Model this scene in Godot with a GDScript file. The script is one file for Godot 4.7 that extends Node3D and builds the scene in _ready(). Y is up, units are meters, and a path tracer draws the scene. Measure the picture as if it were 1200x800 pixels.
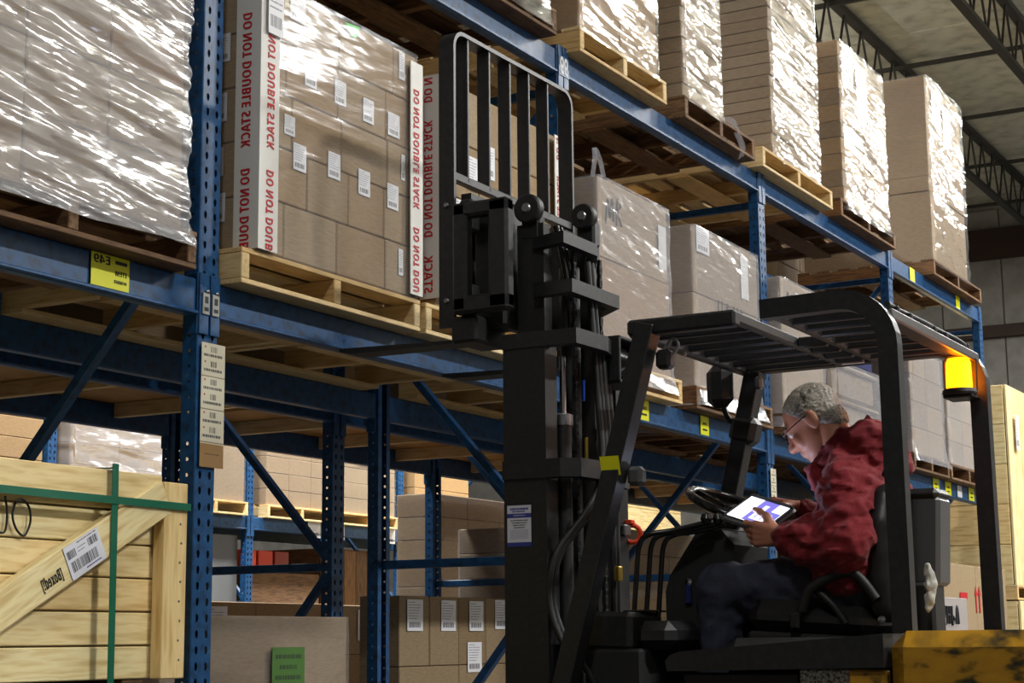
extends Node3D
# A warehouse aisle: blue pallet racks, wrapped loads, a fork truck with its driver. y up, metres.
# x runs along the rack, z = 0 is the front face of the rack, the aisle lies at z > 0.

var M := {}
var cache := {}
var used := {}
var rng := RandomNumberGenerator.new()

const BAY := 2.5
const X0 := 4.298
const Y1 := 2.205
const Y2 := 3.7365

func _ready() -> void:
	rng.seed = 77
	# ---------------------------------------------------------------- camera
	var cam := Camera3D.new()
	cam.name = "camera"
	cam.fov = 22.366
	cam.near = 0.05
	cam.far = 120.0
	var yaw := deg_to_rad(29.33895)
	var pitch := deg_to_rad(9.801)
	var roll := -0.00922747
	var f := Vector3(cos(pitch) * cos(yaw), sin(pitch), -cos(pitch) * sin(yaw))
	var r := Vector3(sin(yaw), 0, cos(yaw))
	var u := r.cross(f)
	var r2 := r * cos(roll) + u * sin(roll)
	var u2 := u * cos(roll) - r * sin(roll)
	cam.transform = Transform3D(Basis(r2, u2, -f), Vector3(0, 1.05, 3.54152))
	add_child(cam)
	cam.current = true
	# ---------------------------------------------------------------- environment and exposure
	var env := Environment.new()
	env.background_mode = Environment.BG_COLOR
	env.background_color = Color(0.02, 0.02, 0.022)
	env.tonemap_mode = Environment.TONE_MAPPER_LINEAR
	env.tonemap_exposure = 3.55
	env.sdfgi_enabled = true
	env.ssao_enabled = true
	env.ssil_enabled = true
	var we := WorldEnvironment.new()
	we.name = "environment"
	we.environment = env
	add_child(we)
	materials()
	# ---------------------------------------------------------------- ceiling lamps
	high_bay(Vector3(-1.0, 7.15, 3.6), 4.5, "over the near end of the front aisle", "lamps over the front aisle")
	high_bay(Vector3(5.4, 7.15, 7.0), 15.0, "nearer one behind the camera side of the aisle", "lamps over the front aisle")
	high_bay(Vector3(13.0, 7.15, 7.0), 22.0, "farther one behind the camera side of the aisle", "lamps over the front aisle")
	for i in 4:
		high_bay(Vector3(14.0 + i * 3.0, 7.15, 3.0), 6.5, "%s lamp of the row over the far front aisle" % ["first", "second", "third", "fourth"][i], "lamps over the front aisle")
	for i in 4:
		high_bay(Vector3(8.0 + i * 3.2, 7.15, -4.6), 15.0, "%s lamp of the row over the back aisle" % ["first", "second", "third", "fourth"][i], "lamps over the back aisle")
	# ---------------------------------------------------------------- structure, then things
	room()
	racks()
	loads_mid()
	loads_top()
	loads_floor()
	back_aisle()
	right_end()
	fork_truck()
	driver()

# ==================================================================== nodes
func numbered(called: String) -> String:
	if not used.has(called):
		used[called] = 0
		return called
	used[called] += 1
	return "%s_%03d" % [called, used[called]]

func thing(called: String, label: String, category: String, at := Vector3.ZERO, group := "") -> Node3D:
	var o := Node3D.new()
	o.name = numbered(called)
	add_child(o)
	o.position = at
	o.set_meta("label", label)
	o.set_meta("category", category)
	if group:
		o.set_meta("group", group)
	return o

func tag(o: Node, label: String, category: String, group := "") -> void:
	o.set_meta("label", label)
	o.set_meta("category", category)
	if group:
		o.set_meta("group", group)

func part(parent: Node, called: String, mesh: Mesh, m: Material, at := Vector3.ZERO, turn := Vector3.ZERO, label := "") -> MeshInstance3D:
	var o := MeshInstance3D.new()
	o.name = called
	o.mesh = mesh
	o.material_override = m
	parent.add_child(o, true)
	o.position = at
	o.rotation = turn
	if label:
		o.set_meta("label", label)
	return o

func struct(called: String, mesh: Mesh, m: Material, at := Vector3.ZERO, turn := Vector3.ZERO, label := "", category := "") -> MeshInstance3D:
	var o := part(self, numbered(called), mesh, m, at, turn)
	o.set_meta("kind", "structure")
	if label:
		o.set_meta("label", label)
		o.set_meta("category", category)
	return o

func any(list: Array, i: int) -> Material:
	return list[posmod(i, list.size())]

# ==================================================================== materials
func noise_tex(freq: float, seed_: int, colors: Array, stops: Array, size := 256, octaves := 4, kind := FastNoiseLite.TYPE_SIMPLEX_SMOOTH) -> NoiseTexture2D:
	var n := FastNoiseLite.new()
	n.noise_type = kind
	n.frequency = freq
	n.seed = seed_
	n.fractal_octaves = octaves
	var t := NoiseTexture2D.new()
	t.width = size
	t.height = size
	t.seamless = true
	t.noise = n
	var g := Gradient.new()
	g.offsets = PackedFloat32Array(stops)
	g.colors = PackedColorArray(colors)
	t.color_ramp = g
	return t

func bump_tex(freq: float, seed_: int, strength: float, size := 256, octaves := 3) -> NoiseTexture2D:
	var n := FastNoiseLite.new()
	n.noise_type = FastNoiseLite.TYPE_SIMPLEX_SMOOTH
	n.frequency = freq
	n.seed = seed_
	n.fractal_octaves = octaves
	var t := NoiseTexture2D.new()
	t.width = size
	t.height = size
	t.seamless = true
	t.noise = n
	t.as_normal_map = true
	t.bump_strength = strength
	return t

func flat(c: Color, rough := 0.6, metal := 0.0) -> StandardMaterial3D:
	var m := StandardMaterial3D.new()
	m.albedo_color = c
	m.roughness = rough
	m.metallic = metal
	return m

func grained(tex: Texture2D, rough: float, scale: Vector3, offset := Vector3.ZERO, tint := Color.WHITE, metal := 0.0) -> StandardMaterial3D:
	var m := flat(tint, rough, metal)
	m.albedo_texture = tex
	m.uv1_triplanar = true
	m.uv1_scale = scale
	m.uv1_offset = offset
	return m

func materials() -> void:
	# wood: grain runs along each board's own x
	var wa := noise_tex(0.022, 3, [Color(0.77, 0.64, 0.44), Color(0.84, 0.74, 0.54), Color(0.88, 0.79, 0.6), Color(0.81, 0.69, 0.48)], [0.1, 0.4, 0.62, 0.9])
	var wb := noise_tex(0.02, 9, [Color(0.3, 0.21, 0.13), Color(0.42, 0.31, 0.2), Color(0.5, 0.38, 0.25), Color(0.36, 0.26, 0.16)], [0.1, 0.4, 0.62, 0.9])
	var wp := noise_tex(0.02, 5, [Color(0.82, 0.71, 0.5), Color(0.9, 0.82, 0.63), Color(0.93, 0.87, 0.7), Color(0.87, 0.77, 0.56)], [0.1, 0.4, 0.62, 0.9])
	M.wood_new = []
	M.wood_used = []
	M.wood_pale = []
	M.ply = []
	for i in 4:
		var off := Vector3(i * 0.37, i * 0.71, i * 0.53)
		M.wood_new.append(grained(wa, 0.7, Vector3(0.7, 7, 7), off, [Color(1, 1, 1), Color(1, 0.96, 0.9), Color(0.95, 0.93, 0.9), Color(0.93, 0.88, 0.8)][i]))
		M.wood_pale.append(grained(wp, 0.65, Vector3(0.5, 5, 5), off * 1.7, [Color(1.0, 1.0, 0.96), Color(1, 0.98, 0.92), Color(1, 0.95, 0.86), Color(1, 0.97, 0.9)][i]))
		M.wood_used.append(grained(wb, 0.8, Vector3(0.8, 8, 8), off, [Color(1, 1, 1), Color(0.92, 0.88, 0.84), Color(1, 0.94, 0.85), Color(0.85, 0.82, 0.8)][i]))
	for i in 2:
		M.ply.append(grained(wa, 0.8, Vector3(0.35, 3, 3), Vector3(i, i * 0.3, 0), [Color(0.86, 0.72, 0.55), Color(0.78, 0.64, 0.48)][i]))
	# cardboard
	var cb := noise_tex(0.05, 21, [Color(0.55, 0.465, 0.345), Color(0.585, 0.5, 0.375), Color(0.61, 0.525, 0.4)], [0.15, 0.5, 0.85], 256, 5)
	M.carton = []
	for i in 5:
		M.carton.append(grained(cb, 0.75, Vector3(1.2, 7, 1.2), Vector3(i * 0.3, i * 0.17, i * 0.6), [Color(1, 1, 1), Color(0.94, 0.94, 0.95), Color(1.0, 0.95, 0.88), Color(0.88, 0.86, 0.84), Color(1, 0.98, 0.95)][i]))
	M.carton_pale = grained(cb, 0.7, Vector3(1.2, 7, 1.2), Vector3(0.7, 0, 0), Color(1.0, 1.0, 1.0))
	M.greyboard = grained(cb, 0.8, Vector3(1, 2, 1), Vector3(0.2, 0, 0), Color(0.85, 0.86, 0.92))
	# painted steel
	var bl := noise_tex(0.03, 31, [Color(0.05, 0.19, 0.32), Color(0.06, 0.265, 0.445), Color(0.07, 0.295, 0.49), Color(0.27, 0.38, 0.45)], [0.15, 0.4, 0.85, 0.97])
	M.blue = grained(bl, 0.42, Vector3(2.3, 2.3, 2.3))
	M.blue.metallic_specular = 0.5
	var bk := noise_tex(0.04, 33, [Color(0.075, 0.075, 0.08), Color(0.1, 0.1, 0.105), Color(0.14, 0.14, 0.14)], [0.2, 0.6, 0.95])
	M.black = grained(bk, 0.5, Vector3(4, 4, 4))
	M.black_matt = flat(Color(0.085, 0.085, 0.09), 0.75)
	M.guard = grained(bk, 0.42, Vector3(3, 3, 3), Vector3.ZERO, Color(1.15, 1.15, 1.17))
	M.rubber = flat(Color(0.075, 0.075, 0.08), 0.55)
	M.gloss_black = flat(Color(0.05, 0.05, 0.055), 0.22)
	M.vinyl = flat(Color(0.1, 0.1, 0.105), 0.4)
	M.chrome = flat(Color(0.8, 0.8, 0.82), 0.15, 1.0)
	M.steel = flat(Color(0.55, 0.55, 0.56), 0.35, 0.9)
	M.clip = flat(Color(0.6, 0.6, 0.58), 0.4, 0.2)
	M.brass = flat(Color(0.75, 0.62, 0.25), 0.35, 0.8)
	var ye := noise_tex(0.016, 41, [Color(0.16, 0.15, 0.12), Color(0.42, 0.31, 0.08), Color(0.66, 0.48, 0.1), Color(0.72, 0.53, 0.12)], [0.12, 0.26, 0.42, 0.8], 256, 5)
	M.yellow = grained(ye, 0.38, Vector3(1.6, 3.2, 1.6), Vector3(0.33, 0.1, 0.2))
	M.white_worn = grained(noise_tex(0.04, 44, [Color(0.2, 0.2, 0.2), Color(0.62, 0.61, 0.58), Color(0.75, 0.74, 0.7)], [0.25, 0.45, 0.8]), 0.6, Vector3(8, 8, 8))
	M.label_yellow = flat(Color(0.86, 0.86, 0.06), 0.5)
	M.ink = flat(Color(0.05, 0.05, 0.06), 0.6)
	M.ink_red = flat(Color(0.72, 0.06, 0.1), 0.6)
	M.paper = flat(Color(0.86, 0.86, 0.86), 0.65)
	M.board_white = flat(Color(0.83, 0.82, 0.8), 0.5)
	M.strap_green = flat(Color(0.1, 0.4, 0.3), 0.35)
	M.grey_plastic = flat(Color(0.3, 0.3, 0.31), 0.35)
	M.green_sticker = flat(Color(0.1, 0.8, 0.2), 0.5)
	M.orange = flat(Color(0.9, 0.25, 0.05), 0.5)
	M.blue_bin = flat(Color(0.06, 0.12, 0.34), 0.4)
	# stretch film: a thin clear sheet
	M.film = flat(Color(0.9, 0.9, 0.92, 0.05), 0.14, 0.34)
	M.film.transparency = BaseMaterial3D.TRANSPARENCY_ALPHA
	M.film.normal_enabled = true
	M.film.normal_texture = bump_tex(0.03, 51, 3.0)
	M.film.normal_scale = 0.35
	M.film.uv1_scale = Vector3(0.35, 3.0, 1)
	M.film_clear = M.film.duplicate()
	M.film_clear.albedo_color = Color(0.9, 0.9, 0.92, 0.05)
	M.film_clear.metallic = 0.02
	M.film_clear.normal_scale = 0.15
	M.film_tight = M.film.duplicate()
	M.film_tight.albedo_color = Color(0.9, 0.9, 0.92, 0.03)
	M.film_tight.metallic = 0.03
	M.film_tight.roughness = 0.11
	M.film_milky = flat(Color(0.88, 0.88, 0.92, 0.12), 0.15, 0.14)
	M.film_milky.transparency = BaseMaterial3D.TRANSPARENCY_ALPHA
	M.film_milky.normal_enabled = true
	M.film_milky.normal_texture = M.film.normal_texture
	M.film_milky.normal_scale = 0.35
	M.film_milky.uv1_scale = Vector3(0.4, 2.0, 1)
	# building
	M.concrete = grained(noise_tex(0.02, 61, [Color(0.22, 0.215, 0.21), Color(0.27, 0.265, 0.26), Color(0.31, 0.3, 0.29)], [0.2, 0.5, 0.8], 512, 5), 0.55, Vector3(0.5, 0.5, 0.5))
	M.deck_white = grained(noise_tex(0.02, 63, [Color(0.66, 0.65, 0.58), Color(0.74, 0.73, 0.66), Color(0.78, 0.77, 0.7)], [0.2, 0.5, 0.8]), 0.8, Vector3(0.6, 0.6, 0.6))
	M.joist = flat(Color(0.2, 0.19, 0.17), 0.6)
	M.wall = grained(noise_tex(0.02, 65, [Color(0.5, 0.49, 0.47), Color(0.55, 0.54, 0.52)], [0.3, 0.7]), 0.8, Vector3(0.5, 0.5, 0.5))
	M.girt = flat(Color(0.2, 0.13, 0.1), 0.7)
	# printed sheets
	M.ship = []
	for i in 3:
		M.ship.append(printed(ship_label(i)))
	M.bar = printed(bar_label())
	M.mast_sheet = printed(mast_sheet())
	M.plate = printed(plate_sheet())
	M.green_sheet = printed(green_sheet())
	M.warning = printed(warning_sheet())

func printed(im: Image, rough := 0.55) -> StandardMaterial3D:
	var m := flat(Color.WHITE, rough)
	m.albedo_texture = ImageTexture.create_from_image(im)
	m.texture_repeat = false
	return m

func sheet(w: int, h: int, c: Color) -> Image:
	var im := Image.create(w, h, false, Image.FORMAT_RGB8)
	im.fill(c)
	return im

func bars(im: Image, x: int, y: int, w: int, h: int, seed_: int, c := Color(0.08, 0.08, 0.1)) -> void:
	var g := RandomNumberGenerator.new()
	g.seed = seed_
	var at := x
	while at < x + w:
		var k := g.randi_range(1, 3)
		im.fill_rect(Rect2i(at, y, mini(k, x + w - at), h), c)
		at += k + g.randi_range(1, 3)

func scrawl(im: Image, x: int, y: int, w: int, h: int, seed_: int, c := Color(0.2, 0.2, 0.24)) -> void:
	var g := RandomNumberGenerator.new()
	g.seed = seed_
	var at := x
	while at < x + w:
		var k := g.randi_range(2, 7)
		im.fill_rect(Rect2i(at, y, mini(k, x + w - at), h), c)
		at += k + g.randi_range(1, 2)

func ship_label(i: int) -> Image:
	var im := sheet(96, 128, Color(0.88, 0.88, 0.9))
	for k in 7:
		scrawl(im, 8, 10 + k * 11, 40 + (k * 37 + i * 23) % 42, 3, k + i * 10, Color(0.45, 0.46, 0.52))
	bars(im, 12, 92, 70, 22, 5 + i)
	return im

func bar_label() -> Image:
	var im := sheet(160, 96, Color(0.86, 0.86, 0.9))
	scrawl(im, 60, 5, 90, 3, 1)
	bars(im, 8, 16, 40, 22, 3)
	bars(im, 104, 14, 44, 22, 4)
	scrawl(im, 56, 20, 40, 2, 9)
	scrawl(im, 56, 30, 30, 2, 10)
	bars(im, 14, 48, 120, 30, 8)
	scrawl(im, 70, 84, 70, 4, 12, Color(0.3, 0.3, 0.5))
	return im

func mast_sheet() -> Image:
	var im := sheet(112, 192, Color(0.8, 0.8, 0.84))
	var b := Color(0.16, 0.2, 0.52)
	scrawl(im, 14, 12, 84, 10, 2, b)
	scrawl(im, 22, 26, 60, 6, 3, b)
	im.fill_rect(Rect2i(0, 38, 112, 20), b)
	scrawl(im, 30, 45, 54, 4, 5, Color(0.8, 0.8, 0.9))
	for k in 4:
		scrawl(im, 16 + k * 5, 68 + k * 11, 80 - k * 10, 5, 20 + k, Color(0.15, 0.15, 0.2))
	for k in 9:
		scrawl(im, 14, 114 + k * 5, 84, 2, 40 + k, Color(0.5, 0.5, 0.62))
	im.fill_rect(Rect2i(0, 172, 112, 20), b)
	return im

func plate_sheet() -> Image:
	var im := sheet(96, 384, Color(0.8, 0.77, 0.68))
	for k in 3:
		var y := 6 + k * 102
		im.fill_rect(Rect2i(0, y + 96, 96, 3), Color(0.45, 0.4, 0.3))
		for j in 2:
			var yy := y + j * 46
			im.fill_rect(Rect2i(12, yy + 4, 6, 6), Color(0.6, 0.3, 0.25))
			bars(im, 38, yy + 4, 24, 18, 60 + k * 2 + j, Color(0.2, 0.2, 0.2))
			scrawl(im, 10, yy + 28, 74, 8, 80 + k * 2 + j, Color(0.25, 0.25, 0.25))
	im.fill_rect(Rect2i(0, 312, 96, 72), Color(0.58, 0.44, 0.26))
	scrawl(im, 20, 342, 60, 3, 99, Color(0.3, 0.22, 0.12))
	return im

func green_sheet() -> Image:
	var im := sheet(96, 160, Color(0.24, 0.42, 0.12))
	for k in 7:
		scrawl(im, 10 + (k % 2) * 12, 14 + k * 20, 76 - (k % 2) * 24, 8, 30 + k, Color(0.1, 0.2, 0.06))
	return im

func warning_sheet() -> Image:
	var im := sheet(96, 56, Color(0.85, 0.85, 0.85))
	im.fill_rect(Rect2i(4, 4, 88, 16), Color(0.85, 0.4, 0.1))
	im.fill_rect(Rect2i(4, 22, 88, 30), Color(0.16, 0.15, 0.15))
	for k in 3:
		scrawl(im, 10, 26 + k * 8, 76, 3, 70 + k, Color(0.5, 0.5, 0.5))
	return im

# ==================================================================== meshes
func tri(st: SurfaceTool, a: Vector3, b: Vector3, c: Vector3, n: Vector3) -> void:
	if (c - a).cross(b - a).dot(n) < 0:
		var k := b
		b = c
		c = k
	for p in [a, b, c]:
		st.set_normal(n)
		st.set_uv(Vector2(p.x + p.z, -p.y))
		st.add_vertex(p)

func quad(st: SurfaceTool, a: Vector3, b: Vector3, c: Vector3, d: Vector3, out: Vector3) -> void:
	var n := (c - a).cross(b - a)
	if n.length_squared() < 1e-14:
		n = (d - a).cross(c - a)
	n = n.normalized()
	if n.dot(out) < 0:
		n = -n
	tri(st, a, b, c, n)
	tri(st, a, c, d, n)

func begin() -> SurfaceTool:
	var st := SurfaceTool.new()
	st.begin(Mesh.PRIMITIVE_TRIANGLES)
	return st

func add_box(st: SurfaceTool, c: Vector3, s: Vector3, b := 0.0, basis := Basis.IDENTITY) -> void:
	var h := s / 2
	b = minf(b, minf(h.x, minf(h.y, h.z)) * 0.9)
	var ax := [Vector3.RIGHT, Vector3.UP, Vector3.BACK]
	var P := func(sx: float, sy: float, sz: float, flatx: int) -> Vector3:
		var v := Vector3(sx * (h.x - (0.0 if flatx == 0 else b)), sy * (h.y - (0.0 if flatx == 1 else b)), sz * (h.z - (0.0 if flatx == 2 else b)))
		return c + basis * v
	for a in 3:
		for s1 in [-1, 1]:
			var q := []
			for k in [[-1, -1], [1, -1], [1, 1], [-1, 1]]:
				var v := [0, 0, 0]
				v[a] = s1
				v[(a + 1) % 3] = k[0]
				v[(a + 2) % 3] = k[1]
				q.append(P.call(v[0], v[1], v[2], a))
			quad(st, q[0], q[1], q[2], q[3], basis * (ax[a] * s1))
	if b <= 0:
		return
	for a in 3:
		var a1 := (a + 1) % 3
		var a2 := (a + 2) % 3
		for s1 in [-1, 1]:
			for s2 in [-1, 1]:
				var q := []
				for e in [[-1, a1], [1, a1], [1, a2], [-1, a2]]:
					var v := [0, 0, 0]
					v[a] = e[0]
					v[a1] = s1
					v[a2] = s2
					q.append(P.call(v[0], v[1], v[2], e[1]))
				quad(st, q[0], q[1], q[2], q[3], basis * (ax[a1] * s1 + ax[a2] * s2))
	for sx in [-1, 1]:
		for sy in [-1, 1]:
			for sz in [-1, 1]:
				tri(st, P.call(sx, sy, sz, 0), P.call(sx, sy, sz, 1), P.call(sx, sy, sz, 2), (basis * Vector3(sx, sy, sz)).normalized())

func box(s: Vector3, b := 0.003) -> Mesh:
	var key := "box%.4f,%.4f,%.4f,%.4f" % [s.x, s.y, s.z, b]
	if not cache.has(key):
		var st := begin()
		add_box(st, Vector3.ZERO, s, b)
		cache[key] = st.commit()
	return cache[key]

# a straight bar of square-cut section from a to b; its own x runs along it (for the grain)
func bar(parent: Node, called: String, a: Vector3, b: Vector3, h: float, d: float, m: Material, up := Vector3.UP, bevel := 0.003) -> MeshInstance3D:
	var x := (b - a).normalized()
	var z := x.cross(up).normalized()
	var o := part(parent, called, box(Vector3(a.distance_to(b), h, d), bevel), m)
	o.transform = Transform3D(Basis(x, z.cross(x), z), (a + b) / 2)
	return o

func card(w: float, h: float, t := 0.0015) -> Mesh:
	var key := "card%.4f,%.4f,%.4f" % [w, h, t]
	if not cache.has(key):
		var st := begin()
		var x := w / 2
		var y := h / 2
		var p := [Vector3(-x, y, t), Vector3(x, y, t), Vector3(x, -y, t), Vector3(-x, -y, t)]
		var uv := [Vector2(0, 0), Vector2(1, 0), Vector2(1, 1), Vector2(0, 1)]
		for i in [0, 1, 2, 0, 2, 3]:
			st.set_normal(Vector3.BACK)
			st.set_uv(uv[i])
			st.add_vertex(p[i])
		for i in 4:
			var a: Vector3 = p[i]
			var b: Vector3 = p[(i + 1) % 4]
			var n := (b - a).cross(Vector3.BACK).normalized()
			if n.dot(a + b) < 0:
				n = -n
			for v in [a, b, b - Vector3(0, 0, t), a, b - Vector3(0, 0, t), a - Vector3(0, 0, t)]:
				st.set_normal(n)
				st.set_uv(Vector2(0.01, 0.01))
				st.add_vertex(v)
		cache[key] = st.commit()
	return cache[key]

# polygon in x, y pushed out along z by depth, centred
func extrude(pts: Array, depth: float) -> Mesh:
	var st := begin()
	var poly := PackedVector2Array(pts)
	var ids := Geometry2D.triangulate_polygon(poly)
	var z := depth / 2
	for i in range(0, ids.size(), 3):
		for s in [-1.0, 1.0]:
			var q := []
			for k in 3:
				q.append(Vector3(poly[ids[i + k]].x, poly[ids[i + k]].y, s * z))
			tri(st, q[0], q[1], q[2], Vector3(0, 0, s))
	var area := 0.0
	for i in poly.size():
		area += poly[i].cross(poly[(i + 1) % poly.size()])
	for i in poly.size():
		var a := poly[i]
		var b := poly[(i + 1) % poly.size()]
		var n2 := Vector2(b.y - a.y, a.x - b.x) * signf(area)
		quad(st, Vector3(a.x, a.y, -z), Vector3(b.x, b.y, -z), Vector3(b.x, b.y, z), Vector3(a.x, a.y, z), Vector3(n2.x, n2.y, 0))
	return st.commit()

func tube(pts: Array, rad: float, sides := 10, closed := false) -> Mesh:
	var st := begin()
	add_tube(st, pts, rad, sides, closed)
	return st.commit()

func add_tube(st: SurfaceTool, pts: Array, rad: float, sides := 10, closed := false, taper := 1.0) -> void:
	var n := pts.size()
	var rings := []
	var up := Vector3.UP
	for i in n:
		var a: Vector3 = pts[posmod(i - 1, n)] if closed else pts[maxi(i - 1, 0)]
		var b: Vector3 = pts[posmod(i + 1, n)] if closed else pts[mini(i + 1, n - 1)]
		var t := (b - a).normalized()
		if i == 0:
			up = Vector3.UP if absf(t.y) < 0.9 else Vector3.RIGHT
		var s := t.cross(up).normalized()
		up = s.cross(t).normalized()
		var rr: float = rad * lerpf(1.0, taper, float(i) / maxi(n - 1, 1))
		var ring := []
		for k in sides:
			var ang := TAU * k / sides
			ring.append([pts[i] + (s * cos(ang) + up * sin(ang)) * rr, s * cos(ang) + up * sin(ang)])
		rings.append(ring)
	for i in (n if closed else n - 1):
		for k in sides:
			var q := [rings[i][k], rings[i][(k + 1) % sides], rings[(i + 1) % n][(k + 1) % sides], rings[(i + 1) % n][k]]
			for j in [0, 1, 2, 0, 2, 3]:
				st.set_normal(q[j][1])
				st.set_uv(Vector2.ZERO)
				st.add_vertex(q[j][0])
	if not closed:
		for e in [0, n - 1]:
			var dirn: Vector3 = (pts[0] - pts[1]) if e == 0 else (pts[n - 1] - pts[n - 2])
			for k in sides:
				tri(st, pts[e], rings[e][k][0], rings[e][(k + 1) % sides][0], dirn.normalized())

func lathe(profile: Array, segs := 24) -> Mesh:
	var st := begin()
	for i in profile.size() - 1:
		var a: Vector2 = profile[i]
		var b: Vector2 = profile[i + 1]
		var n2 := Vector2(b.y - a.y, a.x - b.x).normalized()
		for k in segs:
			var q := []
			for e in [[a, k], [a, k + 1], [b, k + 1], [b, k]]:
				var an: float = TAU * e[1] / segs
				q.append([Vector3(e[0].x * cos(an), e[0].y, e[0].x * sin(an)), Vector3(n2.x * cos(an), n2.y, n2.x * sin(an))])
			for j in [0, 1, 2, 0, 2, 3]:
				st.set_normal(q[j][1])
				st.set_uv(Vector2.ZERO)
				st.add_vertex(q[j][0])
	return st.commit()

# a flat strip bent along a path: "side" is the constant direction across its width
func bent(pts: Array, side: Vector3, width: float, thick: float) -> Mesh:
	var st := begin()
	var rows := []
	for i in pts.size():
		var d0: Vector3 = (pts[i] - pts[maxi(i - 1, 0)]).normalized()
		var d1: Vector3 = (pts[mini(i + 1, pts.size() - 1)] - pts[i]).normalized()
		var t := (d0 + d1).normalized()
		var n := side.cross(t).normalized()
		var k := 1.0 / maxf(0.4, absf(t.dot(d1 if d1.length() > 0.5 else d0)))
		var p: Vector3 = pts[i]
		rows.append([p + side * width / 2 + n * thick / 2 * k, p - side * width / 2 + n * thick / 2 * k, p - side * width / 2 - n * thick / 2 * k, p + side * width / 2 - n * thick / 2 * k])
	for i in pts.size() - 1:
		var mid: Vector3 = (pts[i] + pts[i + 1]) / 2
		for k in 4:
			var q := [rows[i][k], rows[i][(k + 1) % 4], rows[i + 1][(k + 1) % 4], rows[i + 1][k]]
			quad(st, q[0], q[1], q[2], q[3], (q[0] + q[1] + q[2] + q[3]) / 4 - mid)
	var e: Array = rows[0]
	quad(st, e[0], e[1], e[2], e[3], pts[0] - pts[1])
	e = rows[-1]
	quad(st, e[0], e[1], e[2], e[3], pts[-1] - pts[-2])
	return st.commit()

# lettering as the photograph has it (mirrored), fitted to w by h, centred, lying in x, y
func letters(s: String, w: float, h: float, mirrored := true) -> Mesh:
	var key := "txt%s,%.3f,%.3f,%s" % [s, w, h, mirrored]
	if cache.has(key):
		return cache[key]
	var t := TextMesh.new()
	var fnt := SystemFont.new()
	fnt.font_names = PackedStringArray(["Droid Sans"])
	fnt.font_weight = 700
	t.font = fnt
	t.text = s
	t.font_size = 48
	t.pixel_size = 0.01
	t.depth = 0.02
	t.curve_step = 4.0
	var arr := t.surface_get_arrays(0)
	var v: PackedVector3Array = arr[Mesh.ARRAY_VERTEX]
	var n: PackedVector3Array = arr[Mesh.ARRAY_NORMAL]
	var lo := Vector3.INF
	var hi := -Vector3.INF
	for p in v:
		lo = lo.min(p)
		hi = hi.max(p)
	var k := Vector3(w / (hi.x - lo.x), h / (hi.y - lo.y), 0.05)
	var mid := (lo + hi) / 2
	for i in v.size():
		var p := (v[i] - mid) * k
		v[i] = Vector3(-p.x if mirrored else p.x, p.y, p.z)
		n[i] = Vector3(-n[i].x if mirrored else n[i].x, n[i].y, n[i].z)
	var idx: PackedInt32Array = arr[Mesh.ARRAY_INDEX]
	if mirrored:
		for i in range(0, idx.size(), 3):
			var q := idx[i]
			idx[i] = idx[i + 1]
			idx[i + 1] = q
	var out := []
	out.resize(Mesh.ARRAY_MAX)
	out[Mesh.ARRAY_VERTEX] = v
	out[Mesh.ARRAY_NORMAL] = n
	out[Mesh.ARRAY_INDEX] = idx
	var am := ArrayMesh.new()
	am.add_surface_from_arrays(Mesh.PRIMITIVE_TRIANGLES, out)
	cache[key] = am
	return am

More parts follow.
